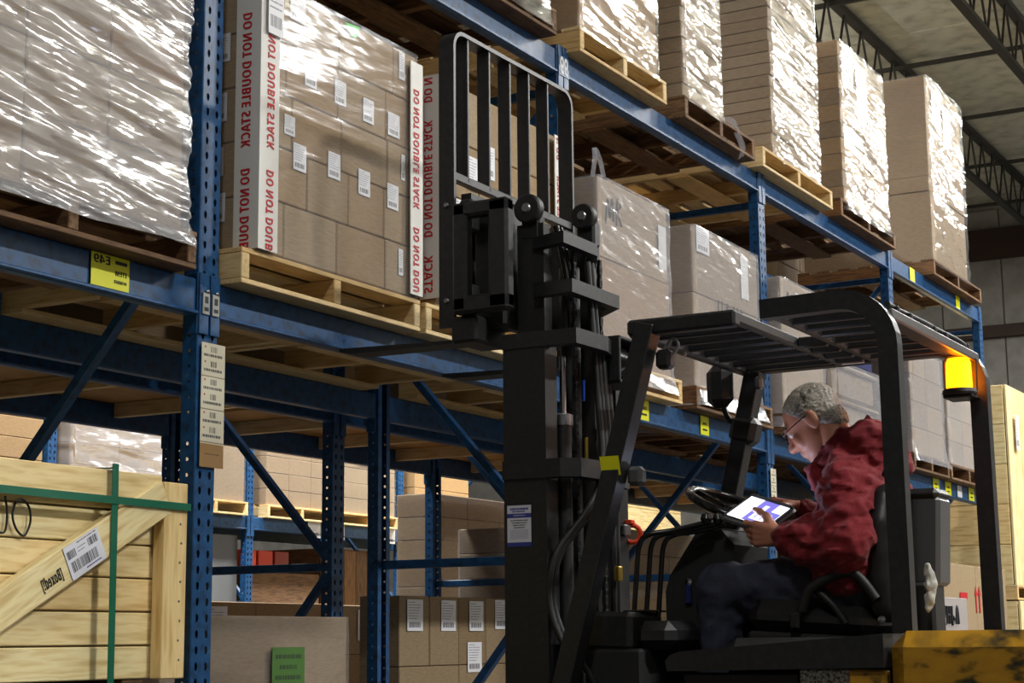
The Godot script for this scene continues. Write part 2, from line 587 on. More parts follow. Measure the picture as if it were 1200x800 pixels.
# stretch film round a box of w, h, d standing on y = 0: a rippled sheet with wrap bands
func film_mesh(w: float, h: float, d: float, amp: float, seed_: int, step := 0.014, flare := 0.0) -> Mesh:
	var rc := 0.025
	var path := []   # [point, normal, s]
	var hw := w / 2
	var hd := d / 2
	var s := 0.0
	var corners := [[Vector2(hw, hd), 0.0], [Vector2(hw, -hd), -PI / 2], [Vector2(-hw, -hd), -PI], [Vector2(-hw, hd), -1.5 * PI]]
	# go round from the front left corner along the front: x from -hw to hw at z = hd
	var pts := []
	var fr := int(ceil(w / step))
	var sd := int(ceil(d / (step * 2.2)))
	for e in 4:
		var n: Vector2 = [Vector2(0, 1), Vector2(1, 0), Vector2(0, -1), Vector2(-1, 0)][e]
		var t := Vector2(n.y, -n.x)
		var half: float = hw if e % 2 == 0 else hd
		var off: float = hd if e % 2 == 0 else hw
		var cnt: int = fr if e == 0 else (sd if e == 3 else 12)
		for i in cnt + 1:
			var q := lerpf(-half + rc, half - rc, float(i) / cnt)
			pts.append([t * q + n * off, n])
		var c := t * (half - rc) + n * (off - rc)
		for i in range(1, 4):
			var an := PI / 2 * i / 4.0
			var nn := n * cos(an) + t * sin(an)
			pts.append([c + nn * rc, nn])
	pts.append(pts[0])
	for i in pts.size():
		if i > 0:
			s += (pts[i][0] - pts[i - 1][0]).length()
		path.append([pts[i][0], pts[i][1], s])
	var no := FastNoiseLite.new()
	no.seed = seed_
	no.frequency = 1.0
	no.fractal_octaves = 3
	no.fractal_gain = 0.55
	var wide := FastNoiseLite.new()
	wide.seed = seed_ + 5
	wide.frequency = 1.0
	wide.fractal_octaves = 2
	var rows := int(ceil(h / step))
	var cols := path.size()
	var hgt := PackedFloat32Array()
	hgt.resize(cols * (rows + 1))
	var slant := 0.12
	for j in rows + 1:
		var y := h * j / rows
		for i in cols:
			var ss: float = path[i][2]
			var yy := y + ss * slant * (1.0 if (seed_ % 2) else -0.6)
			var v := no.get_noise_2d(ss * 1.6, yy * 22.0) * amp * (0.35 + 1.3 * absf(wide.get_noise_2d(ss * 1.7 - 20.0, yy * 2.6 + 7.0)) * 2.0)
			v += wide.get_noise_2d(ss * 1.2 + 40.0, yy * 4.0) * amp * 2.4
			var band := fposmod(yy / 0.21 + 0.15 * wide.get_noise_2d(ss * 0.8, 9.0), 1.0)
			v += amp * 1.3 * smoothstep(0.0, 0.08, band) * (1.0 - band)
			v += flare * pow(1.0 - clampf(y / 0.16, 0.0, 1.0), 2.0)
			hgt[j * cols + i] = v + amp * 2.0
	var V := PackedVector3Array()
	var N := PackedVector3Array()
	var U := PackedVector2Array()
	var I := PackedInt32Array()
	V.resize(cols * (rows + 1))
	N.resize(cols * (rows + 1))
	U.resize(cols * (rows + 1))
	for j in rows + 1:
		for i in cols:
			var n: Vector2 = path[i][1]
			var p: Vector2 = path[i][0] + n * hgt[j * cols + i]
			var at := j * cols + i
			V[at] = Vector3(p.x, h * j / rows, p.y)
			U[at] = Vector2(path[i][2], h * j / rows)
			var i0 := maxi(i - 1, 0)
			var i1 := mini(i + 1, cols - 1)
			var j0 := maxi(j - 1, 0)
			var j1 := mini(j + 1, rows)
			var ds := (hgt[j * cols + i1] - hgt[j * cols + i0]) / maxf(0.002, path[i1][2] - path[i0][2])
			var dy := (hgt[j1 * cols + i] - hgt[j0 * cols + i]) / (h * (j1 - j0) / rows)
			var t := Vector2(n.y, -n.x)
			var nn := n - t * ds
			N[at] = Vector3(nn.x, -dy, nn.y).normalized()
	for j in rows:
		for i in cols - 1:
			var a := j * cols + i
			I.append_array([a, a + cols, a + 1, a + 1, a + cols, a + cols + 1])
	var arr := []
	arr.resize(Mesh.ARRAY_MAX)
	arr[Mesh.ARRAY_VERTEX] = V
	arr[Mesh.ARRAY_NORMAL] = N
	arr[Mesh.ARRAY_TEX_UV] = U
	arr[Mesh.ARRAY_INDEX] = I
	var am := ArrayMesh.new()
	am.add_surface_from_arrays(Mesh.PRIMITIVE_TRIANGLES, arr)
	return am

# ==================================================================== building
func high_bay(at: Vector3, energy: float, label: String, group: String) -> void:
	# a linear high bay: housing with a lit face below and an upward slot added to brighten the ceiling
	var t := thing("high_bay_lamp", "long flat high bay ceiling lamp, " + label, "lamp", at, group)
	part(t, "housing", box(Vector3(1.24, 0.07, 0.4), 0.012), M.board_white, Vector3(0, 0.04, 0))
	for s in [-0.5, 0.5]:
		part(t, "hanger", tube([Vector3(s, 0.07, 0), Vector3(s, 0.85, 0)], 0.006), M.steel)
	var lens := flat(Color(1, 0.98, 0.94), 0.4)
	lens.emission_enabled = true
	lens.emission = Color(1, 0.98, 0.94)
	lens.emission_energy_multiplier = 8.0
	part(t, "lamp_face", box(Vector3(1.2, 0.006, 0.36), 0.001), lens, Vector3(0, 0.002, 0))
	part(t, "added_lamp_slot", box(Vector3(1.1, 0.004, 0.1), 0.001), lens, Vector3(0, 0.076, 0))
	for e in [[1.0, -0.006, -90.0, Vector2(1.2, 0.36)], [0.24, 0.083, 90.0, Vector2(1.1, 0.1)]]:
		var l := AreaLight3D.new()
		l.name = "lamp_light"
		l.area_size = e[3]
		l.light_color = Color(1, 1, 0.99)
		l.light_energy = energy * e[0]
		l.area_range = 40.0
		l.shadow_enabled = true
		t.add_child(l, true)
		l.position = Vector3(0, e[1], 0)
		l.rotation_degrees = Vector3(e[2], 0, 0)

func room() -> void:
	struct("floor", box(Vector3(36.4, 0.2, 24), 0.0), M.concrete, Vector3(10, -0.1, -3))
	var ceil_ := struct("ceiling", box(Vector3(36.4, 0.2, 24), 0.0), M.deck_white, Vector3(10, 8.18, -3))
	struct("wall_left", box(Vector3(0.2, 8.3, 24), 0.0), M.wall, Vector3(-8.1, 4.0, -3))
	var far := struct("wall_right", box(Vector3(0.2, 8.3, 24), 0.0), M.wall, Vector3(28.1, 4.0, -3))
	struct("wall_back", box(Vector3(36.4, 8.3, 0.2), 0.0), M.wall, Vector3(10, 4.0, -15.1))
	struct("wall_front", box(Vector3(36.4, 8.3, 0.2), 0.0), M.wall, Vector3(10, 4.0, 9.1))
	# ceiling panels between the joists, and the open-web joists themselves
	var co := ceil_.position
	for i in 9:
		for j in 6:
			part(ceil_, "ceiling_panel", box(Vector3(1.985, 0.05, 1.63), 0.012), M.deck_white, Vector3(12.2 + i * 2.0, 8.055, -7.2 + j * 1.65 + 0.825 - 0.1) - co)
	for z in [-7.2, -5.55, -3.9, -2.25, -0.6, 1.05]:
		var a := bar(ceil_, "joist", Vector3(6, 7.97, z) - co, Vector3(28, 7.97, z) - co, 0.07, 0.11, M.joist)
		var b := Vector3(17, 7.97, z)
		part(a, "bottom_chord", box(Vector3(22, 0.06, 0.1), 0.004), M.joist, Vector3(0, -0.66, 0))
		for k in 36:
			var x0 := 6.0 + k * 0.6
			var st := bar(a, "web_rod", Vector3(x0, 7.95, z) - b, Vector3(x0 + 0.3, 7.31, z) - b, 0.024, 0.024, M.joist, Vector3.BACK)
			st = bar(a, "web_rod", Vector3(x0 + 0.3, 7.31, z) - b, Vector3(x0 + 0.6, 7.95, z) - b, 0.024, 0.024, M.joist, Vector3.BACK)
	for x in [14.6, 17.0, 17.5, 20.0, 22.5, 25.0, 27.4]:
		bar(ceil_, "bridging", Vector3(x, 7.9, -8) - co, Vector3(x, 7.9, 2) - co, 0.05, 0.05, M.joist)
	# far wall: ribbed sheets and brown girts
	var fo := far.position
	for i in 8:
		part(far, "wall_panel", box(Vector3(0.05, 7.9, 0.985), 0.012), M.wall, Vector3(27.97, 4.0, -6.5 + i) - fo)
	for y in [2.2, 5.9, 7.35]:
		part(far, "girt", box(Vector3(0.14, 0.2 if y < 7 else 0.5, 9), 0.006), M.girt, Vector3(27.87, y, -3.2) - fo)

# ==================================================================== racks
func holed(st: SurfaceTool, c: Vector3, ux: Vector3, w: float, h: float, hole: Array, n: Vector3) -> void:
	var o8 := [Vector2(-1, -1), Vector2(0, -1), Vector2(1, -1), Vector2(1, 0), Vector2(1, 1), Vector2(0, 1), Vector2(-1, 1), Vector2(-1, 0)]
	var A := []
	var B := []
	for k in 8:
		A.append(c + ux * (o8[k].x * w / 2) + Vector3.UP * (o8[k].y * h / 2))
		B.append(c + ux * hole[k].x + Vector3.UP * hole[k].y)
	for k in 8:
		var j := (k + 1) % 8
		quad(st, A[k], A[j], B[j], B[k], n)

func post_mesh(h: float) -> Mesh:
	var key := "post%.3f" % h
	if cache.has(key):
		return cache[key]
	var st := begin()
	var drop := [Vector2(-0.0045, -0.009), Vector2(0, -0.013), Vector2(0.0045, -0.009), Vector2(0.0075, 0.002), Vector2(0.0055, 0.011), Vector2(0, 0.014), Vector2(-0.0055, 0.011), Vector2(-0.0075, 0.002)]
	var dot := []
	for k in 8:
		dot.append(Vector2(cos(-PI * 0.75 + k * PI / 4), sin(-PI * 0.75 + k * PI / 4)) * 0.006)
	var n := int(round(h / 0.05))
	for i in n:
		var y := (i + 0.5) * h / n
		for s in [-1, 1]:
			holed(st, Vector3(s * 0.0235, y, 0), Vector3.RIGHT, 0.047, h / n, drop, Vector3.BACK)
			holed(st, Vector3(s * 0.05, y, -0.032), Vector3.BACK, 0.058, h / n, dot, Vector3(s, 0, 0))
	# rounded edges, central groove, back lips, top
	for s in [-1, 1]:
		quad(st, Vector3(s * 0.047, 0, 0), Vector3(s * 0.047, h, 0), Vector3(s * 0.05, h, -0.003), Vector3(s * 0.05, 0, -0.003), Vector3(s, 0, 1))
		quad(st, Vector3(s * 0.05, 0, -0.061), Vector3(s * 0.05, h, -0.061), Vector3(s * 0.02, h, -0.061), Vector3(s * 0.02, 0, -0.061), Vector3.FORWARD)
	cache[key] = st.commit()
	return cache[key]

func rack(label: String, xs: Array, zf: float, zr: float, h: float, levels: Array, mirror_brace := [], deck := false) -> Node3D:
	var base := Vector3((xs[0] + xs[-1]) / 2.0, 0, (zf + zr) / 2)
	var t := thing("pallet_rack", label, "rack", base)
	for i in xs.size():
		var x: float = xs[i]
		part(t, "upright_post", post_mesh(h), M.blue, Vector3(x, 0.005, zf) - base)
		part(t, "upright_post", post_mesh(h), M.blue, Vector3(x, 0.005, zr) - base, Vector3(0, PI, 0))
		for z in [zf - 0.03, zr + 0.03]:
			part(t, "foot_plate", box(Vector3(0.14, 0.008, 0.12), 0.002), M.blue, Vector3(x, 0.004, z) - base)
		var ys := [0.2, 1.4, 2.5, 3.55]
		for y in ys:
			if y < h:
				bar(t, "horizontal_brace", Vector3(x, y, zf - 0.06) - base, Vector3(x, y, zr + 0.06) - base, 0.04, 0.035, M.blue)
		for k in 3:
			if ys[k + 1] > h:
				continue
			var flip: bool = (k + (1 if mirror_brace.has(i) else 0)) % 2 == 0
			var za := (zr + 0.07) if flip else (zf - 0.07)
			var zb := (zf - 0.07) if flip else (zr + 0.07)
			bar(t, "diagonal_brace", Vector3(x, ys[k] + 0.05, za) - base, Vector3(x, ys[k + 1] - 0.05, zb) - base, 0.038, 0.035, M.blue, Vector3.RIGHT)
	for y in levels:
		for i in xs.size() - 1:
			for e in [[zf - 0.028, 1], [zr + 0.028, -1]]:
				var a: float = xs[i] + 0.052
				var b: float = xs[i + 1] - 0.052
				var beam := part(t, "beam", box(Vector3(b - a, 0.12, 0.045), 0.006), M.blue, Vector3((a + b) / 2, y - 0.06, e[0]) - base)
				part(beam, "lip", box(Vector3(b - a, 0.012, 0.012), 0.003), M.blue, Vector3(0, -0.052, 0.028 * e[1]))
				for s in [-1, 1]:
					part(beam, "end_connector", box(Vector3(0.046, 0.2, 0.006), 0.002), M.blue, Vector3(s * ((b - a) / 2 + 0.024), -0.02, 0.0325 * e[1]))
					part(beam, "connector_side", box(Vector3(0.006, 0.2, 0.045), 0.002), M.blue, Vector3(s * ((b - a) / 2 + 0.0), -0.02, 0.006 * e[1]))
			if deck:
				var n := 2
				for q in n:
					var w: float = (xs[i + 1] - xs[i] - 0.16) / n
					var d := part(t, "plywood_deck", box(Vector3(w - 0.01, 0.018, zf - zr - 0.02), 0.002), M.ply[q % 2], Vector3(xs[i] + 0.08 + w * (q + 0.5), y + 0.01, (zf + zr) / 2) - base)
				for q in 3:
					bar(t, "deck_support", Vector3(xs[i] + 0.45 + q * 0.8, y - 0.035, zf - 0.052) - base, Vector3(xs[i] + 0.45 + q * 0.8, y - 0.035, zr + 0.052) - base, 0.07, 0.04, M.wood_new[q])
	return t

func racks() -> void:
	var xs := []
	for i in range(-1, 5):
		xs.append(X0 + i * BAY)
	var fr := rack("blue pallet rack along the front aisle with its near post at left", xs, 0.0, -1.04, 3.735, [Y1, Y2], [1, 3, 5])
	# things fixed to the front rack
	var o := fr.position
	# yellow bay labels on the beam
	var y1 := part(fr, "bay_label", box(Vector3(0.166, 0.1, 0.002), 0.0), M.label_yellow, Vector3(3.838, 2.151, 0.0) - o, Vector3.ZERO, "yellow bay label")
	part(y1, "lettering", letters("E49", 0.07, 0.026), M.ink, Vector3(-0.038, 0.032, 0.0015))
	part(y1, "lettering", letters("ITEM", 0.05, 0.015), M.ink, Vector3(0.046, 0.0, 0.0015))
	part(y1, "small_print", box(Vector3(0.052, 0.011, 0.0012), 0.0), M.ink, Vector3(0.046, 0.033, 0.001))
	part(y1, "small_print", letters("NUMBER", 0.056, 0.01), M.ink, Vector3(0.043, -0.026, 0.0015))
	for p in [[7.61, 0.11], [8.36, 0.11], [12.7, 0.16], [13.03, 0.16], [13.7, 0.16], [8.9, 0.1]]:
		var l := part(fr, "bay_label", box(Vector3(p[1], 0.1, 0.002), 0.0), M.label_yellow, Vector3(p[0], Y1 - 0.055, 0.0) - o, Vector3.ZERO, "yellow bay label")
		part(l, "lettering", letters("ITEM", 0.05, 0.014), M.ink, Vector3(0.0, 0.01, 0.0015))
		part(l, "small_print", box(Vector3(0.06, 0.01, 0.0012), 0.0), M.ink, Vector3(0, -0.022, 0.001))
	for p in [12.35, 13.6]:
		part(fr, "bay_label", box(Vector3(0.12, 0.1, 0.002), 0.0), M.label_yellow, Vector3(p, Y2 - 0.055, 0.0) - o, Vector3.ZERO, "yellow bay label")
	part(fr, "bay_label", box(Vector3(0.13, 0.09, 0.002), 0.0), M.paper, Vector3(13.35, Y1 - 0.055, 0.0) - o, Vector3.ZERO, "white bay label")
	# barcode plate on the near post, on the post beside the driver, and the number plate 99
	part(fr, "barcode_plate", card(0.118, 0.4), M.plate, Vector3(4.318, 1.8, 0.008) - o, Vector3.ZERO, "beige plate with six barcode labels")
	part(fr, "barcode_plate", card(0.085, 0.36), M.plate, Vector3(X0 + 2 * BAY + 0.02, 1.82, 0.008) - o, Vector3.ZERO, "beige plate with barcode labels")
	var np := part(fr, "number_plate", box(Vector3(0.1, 0.1, 0.002), 0.0), M.blue, Vector3(X0 + BAY, Y2 - 0.075, 0.009) - o)
	part(np, "lettering", letters("99", 0.075, 0.085), M.paper, Vector3(0, 0, 0.0015))
	for s in [-1, 1]:
		var c := Vector3(X0 + s * 0.024, 2.125, 0.011) - o
		var cl := part(fr, "safety_clip", box(Vector3(0.034, 0.07, 0.004), 0.001), M.clip, c)
		part(cl, "slot", box(Vector3(0.016, 0.022, 0.002), 0.0), M.black, Vector3(0, 0.012, 0.002))
		part(cl, "slot", box(Vector3(0.02, 0.012, 0.002), 0.0), M.black, Vector3(0, -0.018, 0.002))
		part(cl, "rivet", lathe([Vector2(0.0, 0.005), Vector2(0.006, 0.003), Vector2(0.008, 0.0)], 10), M.steel, Vector3(0.008, 0.04, 0.001), Vector3(PI / 2, 0, 0))
	rack("blue pallet rack standing back to back behind the front rack", xs.slice(1, 6), -1.24, -2.3, 3.735, [Y1, Y2], [], true)
	var xb := []
	for i in 6:
		xb.append(4.97 + i * BAY)
	rack("blue pallet rack across the back aisle with white bay labels", xb, -6.2, -7.25, 3.6, [2.17], [], false)

# ==================================================================== pallets and loads
func pallet(label: String, x0: float, x1: float, zf: float, depth: float, y: float, wood: Array, turned := false) -> Node3D:
	var w := x1 - x0
	var t := thing("wooden_pallet", label, "pallet", Vector3((x0 + x1) / 2, y, zf - depth / 2), "wooden pallets")
	var k := rng.randi_range(0, 3)
	for s in [-1, 0, 1]:
		bar(t, "stringer", Vector3(s * (w / 2 - 0.022), 0.06, -depth / 2), Vector3(s * (w / 2 - 0.022), 0.06, depth / 2), 0.086, 0.042, any(wood, k + s + 1), Vector3.UP, 0.003)
	for i in 3:
		bar(t, "bottom_board", Vector3(-w / 2, 0.0085, depth / 2 - 0.055 - (depth - 0.11) * i / 2.0), Vector3(w / 2, 0.0085, depth / 2 - 0.055 - (depth - 0.11) * i / 2.0), 0.017, 0.11 if i != 1 else 0.14, any(wood, k + i), Vector3.UP, 0.002)
	for i in 7:
		bar(t, "top_board", Vector3(-w / 2, 0.1115, depth / 2 - 0.05 - (depth - 0.1) * i / 6.0), Vector3(w / 2, 0.1115, depth / 2 - 0.05 - (depth - 0.1) * i / 6.0), 0.017, 0.1, any(wood, k + i + 1), Vector3.UP, 0.002)
	return t

# cartons stacked in rows; each row: [height, [widths as shares]]
func stack(called: String, label: String, category: String, x0: float, x1: float, y: float, zf: float, depth: float, rows: Array, mats: Array, deep := 2, jog := 0.004) -> Node3D:
	var w := x1 - x0
	var t := thing(called, label, category, Vector3((x0 + x1) / 2, y, zf - depth / 2))
	var at := 0.0
	for r in rows.size():
		var h: float = rows[r][0]
		var shares: Array = rows[r][1]
		var total := 0.0
		for s in shares:
			total += s
		var x := -w / 2
		for s in shares:
			var cw: float = w * s / total
			for d in deep:
				var cd := depth / deep
				part(t, "carton", box(Vector3(snappedf(cw - 0.004, 0.001), snappedf(h - 0.003, 0.001), snappedf(cd - 0.004, 0.001)), 0.004), any(mats, rng.randi()), Vector3(x + cw / 2 + rng.randf_range(-jog, jog) * 0.4, at + h / 2, depth / 2 - cd * (d + 0.5) - rng.randf_range(0.0, jog)), Vector3(0, rng.randf_range(-jog, jog) * 0.8, 0))
			x += cw
		at += h
	return t

func film_round(t: Node3D, w: float, h: float, d: float, amp: float, seed_: int, m: Material = null, step := 0.016, drop := 0.02, flare := 0.0) -> void:
	part(t, "stretch_film", film_mesh(w + 0.016, h + drop, d + 0.016, amp, seed_, step, flare), m if m else M.film, Vector3(0, -drop, 0))

func front_card(t: Node3D, called: String, x: float, y: float, zf: float, w: float, h: float, m: Material, tilt := 0.0) -> MeshInstance3D:
	return part(t, called, card(w, h), m, Vector3(x, y, zf + 0.0015) - t.position, Vector3(0, 0, tilt))

# pen strokes standing a hair proud of a face that looks along +z
func pen(t: Node3D, called: String, strokes: Array, at: Vector3, size: float, rad := 0.004) -> void:
	for s in strokes:
		var pts := []
		for p in s:
			pts.append(Vector3(p[0] * size, p[1] * size, 0))
		part(t, called, tube(smooth_path(pts, Vector3.ZERO, 4), rad, 6), M.ink, at - t.position)

func corner_board(t: Node3D, x: float, z: float, y0: float, y1: float, sx: int, leg: float, downwards: bool, phase: float) -> void:
	# an angle of white board at a front corner: one leg on the front, one on the side (sx = -1 left, +1 right)
	var h := y1 - y0
	var b := part(t, "corner_board", extrude([Vector2(0, 0), Vector2(leg, 0), Vector2(leg, 0.004), Vector2(0.004, 0.004), Vector2(0.004, leg), Vector2(0, leg)], h), M.board_white)
	# profile x -> towards the pallet middle, y -> backwards; length along world y
	b.transform = Transform3D(Basis(Vector3(-sx, 0, 0), Vector3(0, 0, -1), Vector3(0, -sx, 0)), Vector3(x, (y0 + y1) / 2, z) - t.position)
	var word := "DO NOT DOUBLE STACK"
	var period := 0.545
	var n := int(ceil(h / period)) + 2
	for face in 2:
		for k in range(-1, n):
			var centre := y1 - phase - k * period
			# cut the words that would stick out at the ends
			var full := 0.47
			var top := centre + full / 2
			var bot := centre - full / 2
			var txt := word
			var chars := word.length()
			var cut_top := int(ceil(maxf(0.0, (top - y1) / full) * chars))
			var cut_bot := int(ceil(maxf(0.0, (y0 - bot) / full) * chars))
			if cut_top + cut_bot >= chars - 1:
				continue
			if downwards:
				txt = word.substr(cut_top, chars - cut_top - cut_bot).strip_edges()
			else:
				txt = word.substr(cut_bot, chars - cut_top - cut_bot).strip_edges()
			var tt := top - full * cut_top / chars
			var bb := bot + full * cut_bot / chars
			var mesh := letters(txt, tt - bb, 0.038)
			var o := MeshInstance3D.new()
			o.name = "lettering"
			o.mesh = mesh
			o.material_override = M.ink_red
			b.add_child(o, true)
			# text x axis (already mirrored: it reads towards -x) laid along the board
			var along := Vector3.UP if downwards else Vector3.DOWN
			var facing := Vector3.BACK if face == 0 else Vector3(sx, 0, 0)
			var yax := facing.cross(along)
			var place := Vector3(x - sx * leg * 0.55, (tt + bb) / 2, z + 0.0015) if face == 0 else Vector3(x + sx * 0.0015, (tt + bb) / 2, z - leg * 0.55)
			o.transform = b.transform.affine_inverse() * Transform3D(Basis(along, yax, facing), place - t.position)

func even(n: int) -> Array:
	var a := []
	for i in n:
		a.append(1.0)
	return a

func rows_of(n: int, h: float, shares: Array) -> Array:
	var a := []
	for i in n:
		a.append([h, shares if i % 2 == 0 else shares.duplicate()])
	return a

func loads_mid() -> void:
	var zf := 0.08
	var d := 1.08
	var yb := Y1 + 0.12
	# A: heavily wrapped load at the left edge
	pallet("used wooden pallet under the glossy wrapped load at the left edge", 3.05, 4.14, zf, d, Y1, M.wood_used)
	var t := stack("wrapped_load", "large carton load in wrinkled glossy stretch film at the left edge", "wrapped load", 3.07, 4.09, yb, zf - 0.02, d - 0.04, rows_of(5, 0.215, [1, 1, 1]), M.carton)
	film_round(t, 1.02, 1.09, d - 0.04, 0.0075, 3, M.film, 0.0085, 0.06, 0.02)
	# B: cartons with DO NOT DOUBLE STACK corner boards
	pallet("new pale pallet under the carton load with red lettered corner boards", 4.365, 5.45, zf, d, Y1, M.wood_new)
	var rows := [[0.191, [0.16, 0.31, 0.31, 0.21]], [0.191, [0.29, 0.25, 0.23, 0.22]], [0.191, [0.2, 0.3, 0.3, 0.2]], [0.191, [0.16, 0.31, 0.31, 0.21]], [0.191, [0.12, 0.36, 0.36, 0.16]]]
	t = stack("carton_load", "neat carton load between lettered corner boards beside the near blue post", "carton load", 4.44, 5.43, yb + 0.005, zf - 0.005, d - 0.03, rows, [M.carton[4], M.carton[0], M.carton[2]], 3, 0.002)
	for p in [[4.62, 2.80, 0.06, 0.07, 1], [4.68, 2.70, 0.075, 0.095, 0], [4.885, 2.72, 0.075, 0.095, 1], [5.075, 2.70, 0.075, 0.095, 2], [5.265, 2.69, 0.075, 0.095, 0], [4.74, 3.02, 0.07, 0.1, 1], [4.92, 3.0, 0.07, 0.09, 2], [5.1, 2.98, 0.07, 0.09, 0], [5.27, 2.97, 0.08, 0.09, 1], [5.32, 2.45, 0.03, 0.1, 2], [5.335, 2.82, 0.025, 0.1, 1], [5.325, 3.22, 0.04, 0.11, 0], [4.66, 3.235, 0.09, 0.1, 2]]:
		front_card(t, "shipping_label", p[0], p[1], zf - 0.007, p[2], p[3], M.ship[p[4]])
	for p in [[-0.09, 2.84], [-0.09, 2.49], [-0.1, 2.65], [-0.08, 3.05], [-0.12, 3.2]]:
		part(t, "shipping_label", card(0.075, 0.1), M.ship[0], Vector3(4.439, p[1], p[0]) - t.position, Vector3(0, -PI / 2, 0))
	part(t, "green_sticker", extrude([Vector2(-0.045, 0.02), Vector2(0.05, 0.02), Vector2(0.03, -0.02), Vector2(0.01, -0.028), Vector2(-0.02, -0.015)], 0.002), M.green_sticker, Vector3(4.98, 3.255, zf + 0.004) - t.position, Vector3(0, 0, 0.1))
	film_round(t, 0.99, 0.96, d - 0.03, 0.0009, 8, M.film_clear, 0.014, 0.01)
	corner_board(t, 4.428, zf + 0.016, yb + 0.005, yb + 0.97, -1, 0.105, true, 0.38)
	corner_board(t, 5.442, zf + 0.016, yb + 0.01, yb + 0.925, 1, 0.085, true, 0.345)
	# packing list in a pouch over the corner board
	front_card(t, "packing_list", 4.495, 3.2, zf + 0.024, 0.085, 0.24, M.ship[1])
	# C: second load with corner boards, behind the load backrest
	pallet("new pale pallet behind the fork carriage, under the second lettered load", 5.49, 6.62, zf, d, Y1, M.wood_new)
	t = stack("carton_load", "second carton load with lettered corner boards behind the black load backrest", "carton load", 5.575, 6.6, yb, zf - 0.01, d - 0.03, rows_of(4, 0.235, [1, 1, 1]), [M.carton[4], M.carton[2], M.carton_pale], 2, 0.002)
	for p in [[5.72, 2.98], [5.86, 2.92], [6.0, 3.0], [6.3, 2.95], [6.18, 2.7], [5.75, 2.72], [6.45, 2.72]]:
		front_card(t, "shipping_label", p[0], p[1], zf - 0.012, 0.085, 0.14, M.ship[0])
	pen(t, "pen_marking", [[[0, 0.9], [0.3, 1], [0.5, 0.6], [0.3, 0.1], [0, 0.2], [-0.1, 0.6], [0.1, 0.95]], [[0.9, 0.9], [1.2, 1], [1.4, 0.6], [1.2, 0.1], [0.9, 0.2], [0.8, 0.6], [1, 0.95]]], Vector3(6.02, 2.74, zf - 0.009), 0.1, 0.005)
	pen(t, "pen_marking", [[[0, 1], [0.1, 0], [0.5, 0.7], [0.6, 0]], [[0.9, 1], [1.0, 0], [1.5, 0.1]]], Vector3(5.7, 2.62, zf - 0.009), 0.09, 0.005)
	corner_board(t, 5.562, zf + 0.016, yb + 0.03, yb + 0.93, -1, 0.09, false, 0.42)
	corner_board(t, 6.612, zf + 0.016, yb + 0.03, yb + 0.93, 1, 0.08, false, 0.42)
	# D, E: large cartons under milky film
	pallet("pale pallet under the two-tier wrapped carton behind the mast", 6.95, 7.9, zf, d, Y1, M.wood_new)
	t = stack("wrapped_load", "two-tier large carton load in shiny film, hand marked, right of the mast", "wrapped load", 7.02, 7.82, yb, zf - 0.02, d - 0.05, [[0.48, [1]], [0.385, [1]]], [M.carton_pale, M.carton[2]], 1, 0.012)
	film_round(t, 0.8, 0.865, d - 0.05, 0.0022, 13, M.film_milky, 0.013, 0.09, 0.035)
	front_card(t, "shipping_label", 7.74, 2.98, zf - 0.0215, 0.09, 0.22, M.paper)
	pen(t, "pen_marking", [[[0, 0], [0.2, 0.9], [0.35, 0.3], [0.55, 1.0], [0.6, 0.2]], [[0.85, 0.1], [0.95, 1.05], [1.2, 0.85], [0.95, 0.6], [1.25, 0.15]]], Vector3(7.1, 2.97, zf - 0.019), 0.14, 0.004)
	part(t, "film_tail", bent(smooth_path([Vector3(-0.36, 0.86, 0.47), Vector3(-0.35, 0.96, 0.48), Vector3(-0.33, 1.02, 0.47), Vector3(-0.31, 0.97, 0.485), Vector3(-0.3, 0.88, 0.5)]), Vector3(0.5, 0.1, 0.85).normalized(), 0.022, 0.001), M.film_milky)
	pallet("used pallet under the pale wrapped carton beside the second blue post", 8.08, 9.16, zf, d, Y1, M.wood_used)
	t = stack("wrapped_load", "tall pale wrapped carton with two white labels beside the second blue post", "wrapped load", 8.13, 9.04, yb, zf - 0.02, d - 0.05, [[0.5, [1]], [0.36, [1]]], [M.carton_pale, M.carton[1]], 1, 0.006)
	film_round(t, 0.91, 0.86, d - 0.05, 0.0018, 17, M.film_milky, 0.014, 0.1, 0.04)
	front_card(t, "shipping_label", 8.26, 3.12, zf - 0.0215, 0.17, 0.14, M.ship[0])
	front_card(t, "shipping_label", 8.84, 3.02, zf - 0.0215, 0.11, 0.24, M.paper)
	pen(t, "pen_marking", [[[0, 1], [0, 0]], [[0.5, 1], [0.5, 0]], [[1.2, 0], [1.3, 1], [1.8, 0.2]], [[2.2, 1], [2.2, 0], [2.6, 0.4], [2.7, 1]], [[3.2, 0.1], [3.3, 1], [3.7, 0.1]]], Vector3(8.45, 2.73, zf - 0.019), 0.1, 0.004)
	pallet("used pallet under the pale wrapped carton above the driver", 9.38, 10.16, zf, d, Y1, M.wood_used)
	t = stack("wrapped_load", "pale wrapped carton with grey pen marks just right of the second post", "wrapped load", 9.4, 10.12, yb, zf - 0.02, d - 0.05, [[0.45, [1]], [0.36, [1]]], [M.carton_pale], 1, 0.006)
	film_round(t, 0.72, 0.81, d - 0.05, 0.002, 19, M.film_milky, 0.018, 0.08, 0.02)
	front_card(t, "shipping_label", 9.75, 3.02, zf - 0.0215, 0.2, 0.12, M.paper)
	pen(t, "pen_marking", [[[0, 0.2], [0.2, 1], [0.5, 0.3]], [[0.7, 0.2], [0.7, 0.9], [1.1, 0.6], [0.8, 0.4]]], Vector3(9.5, 2.95, zf - 0.019), 0.11, 0.005)
	# F: blue bins under film
	pallet("used pallet under the dark blue bins behind the driver's head", 10.3, 11.3, zf, d, Y1, M.wood_used)
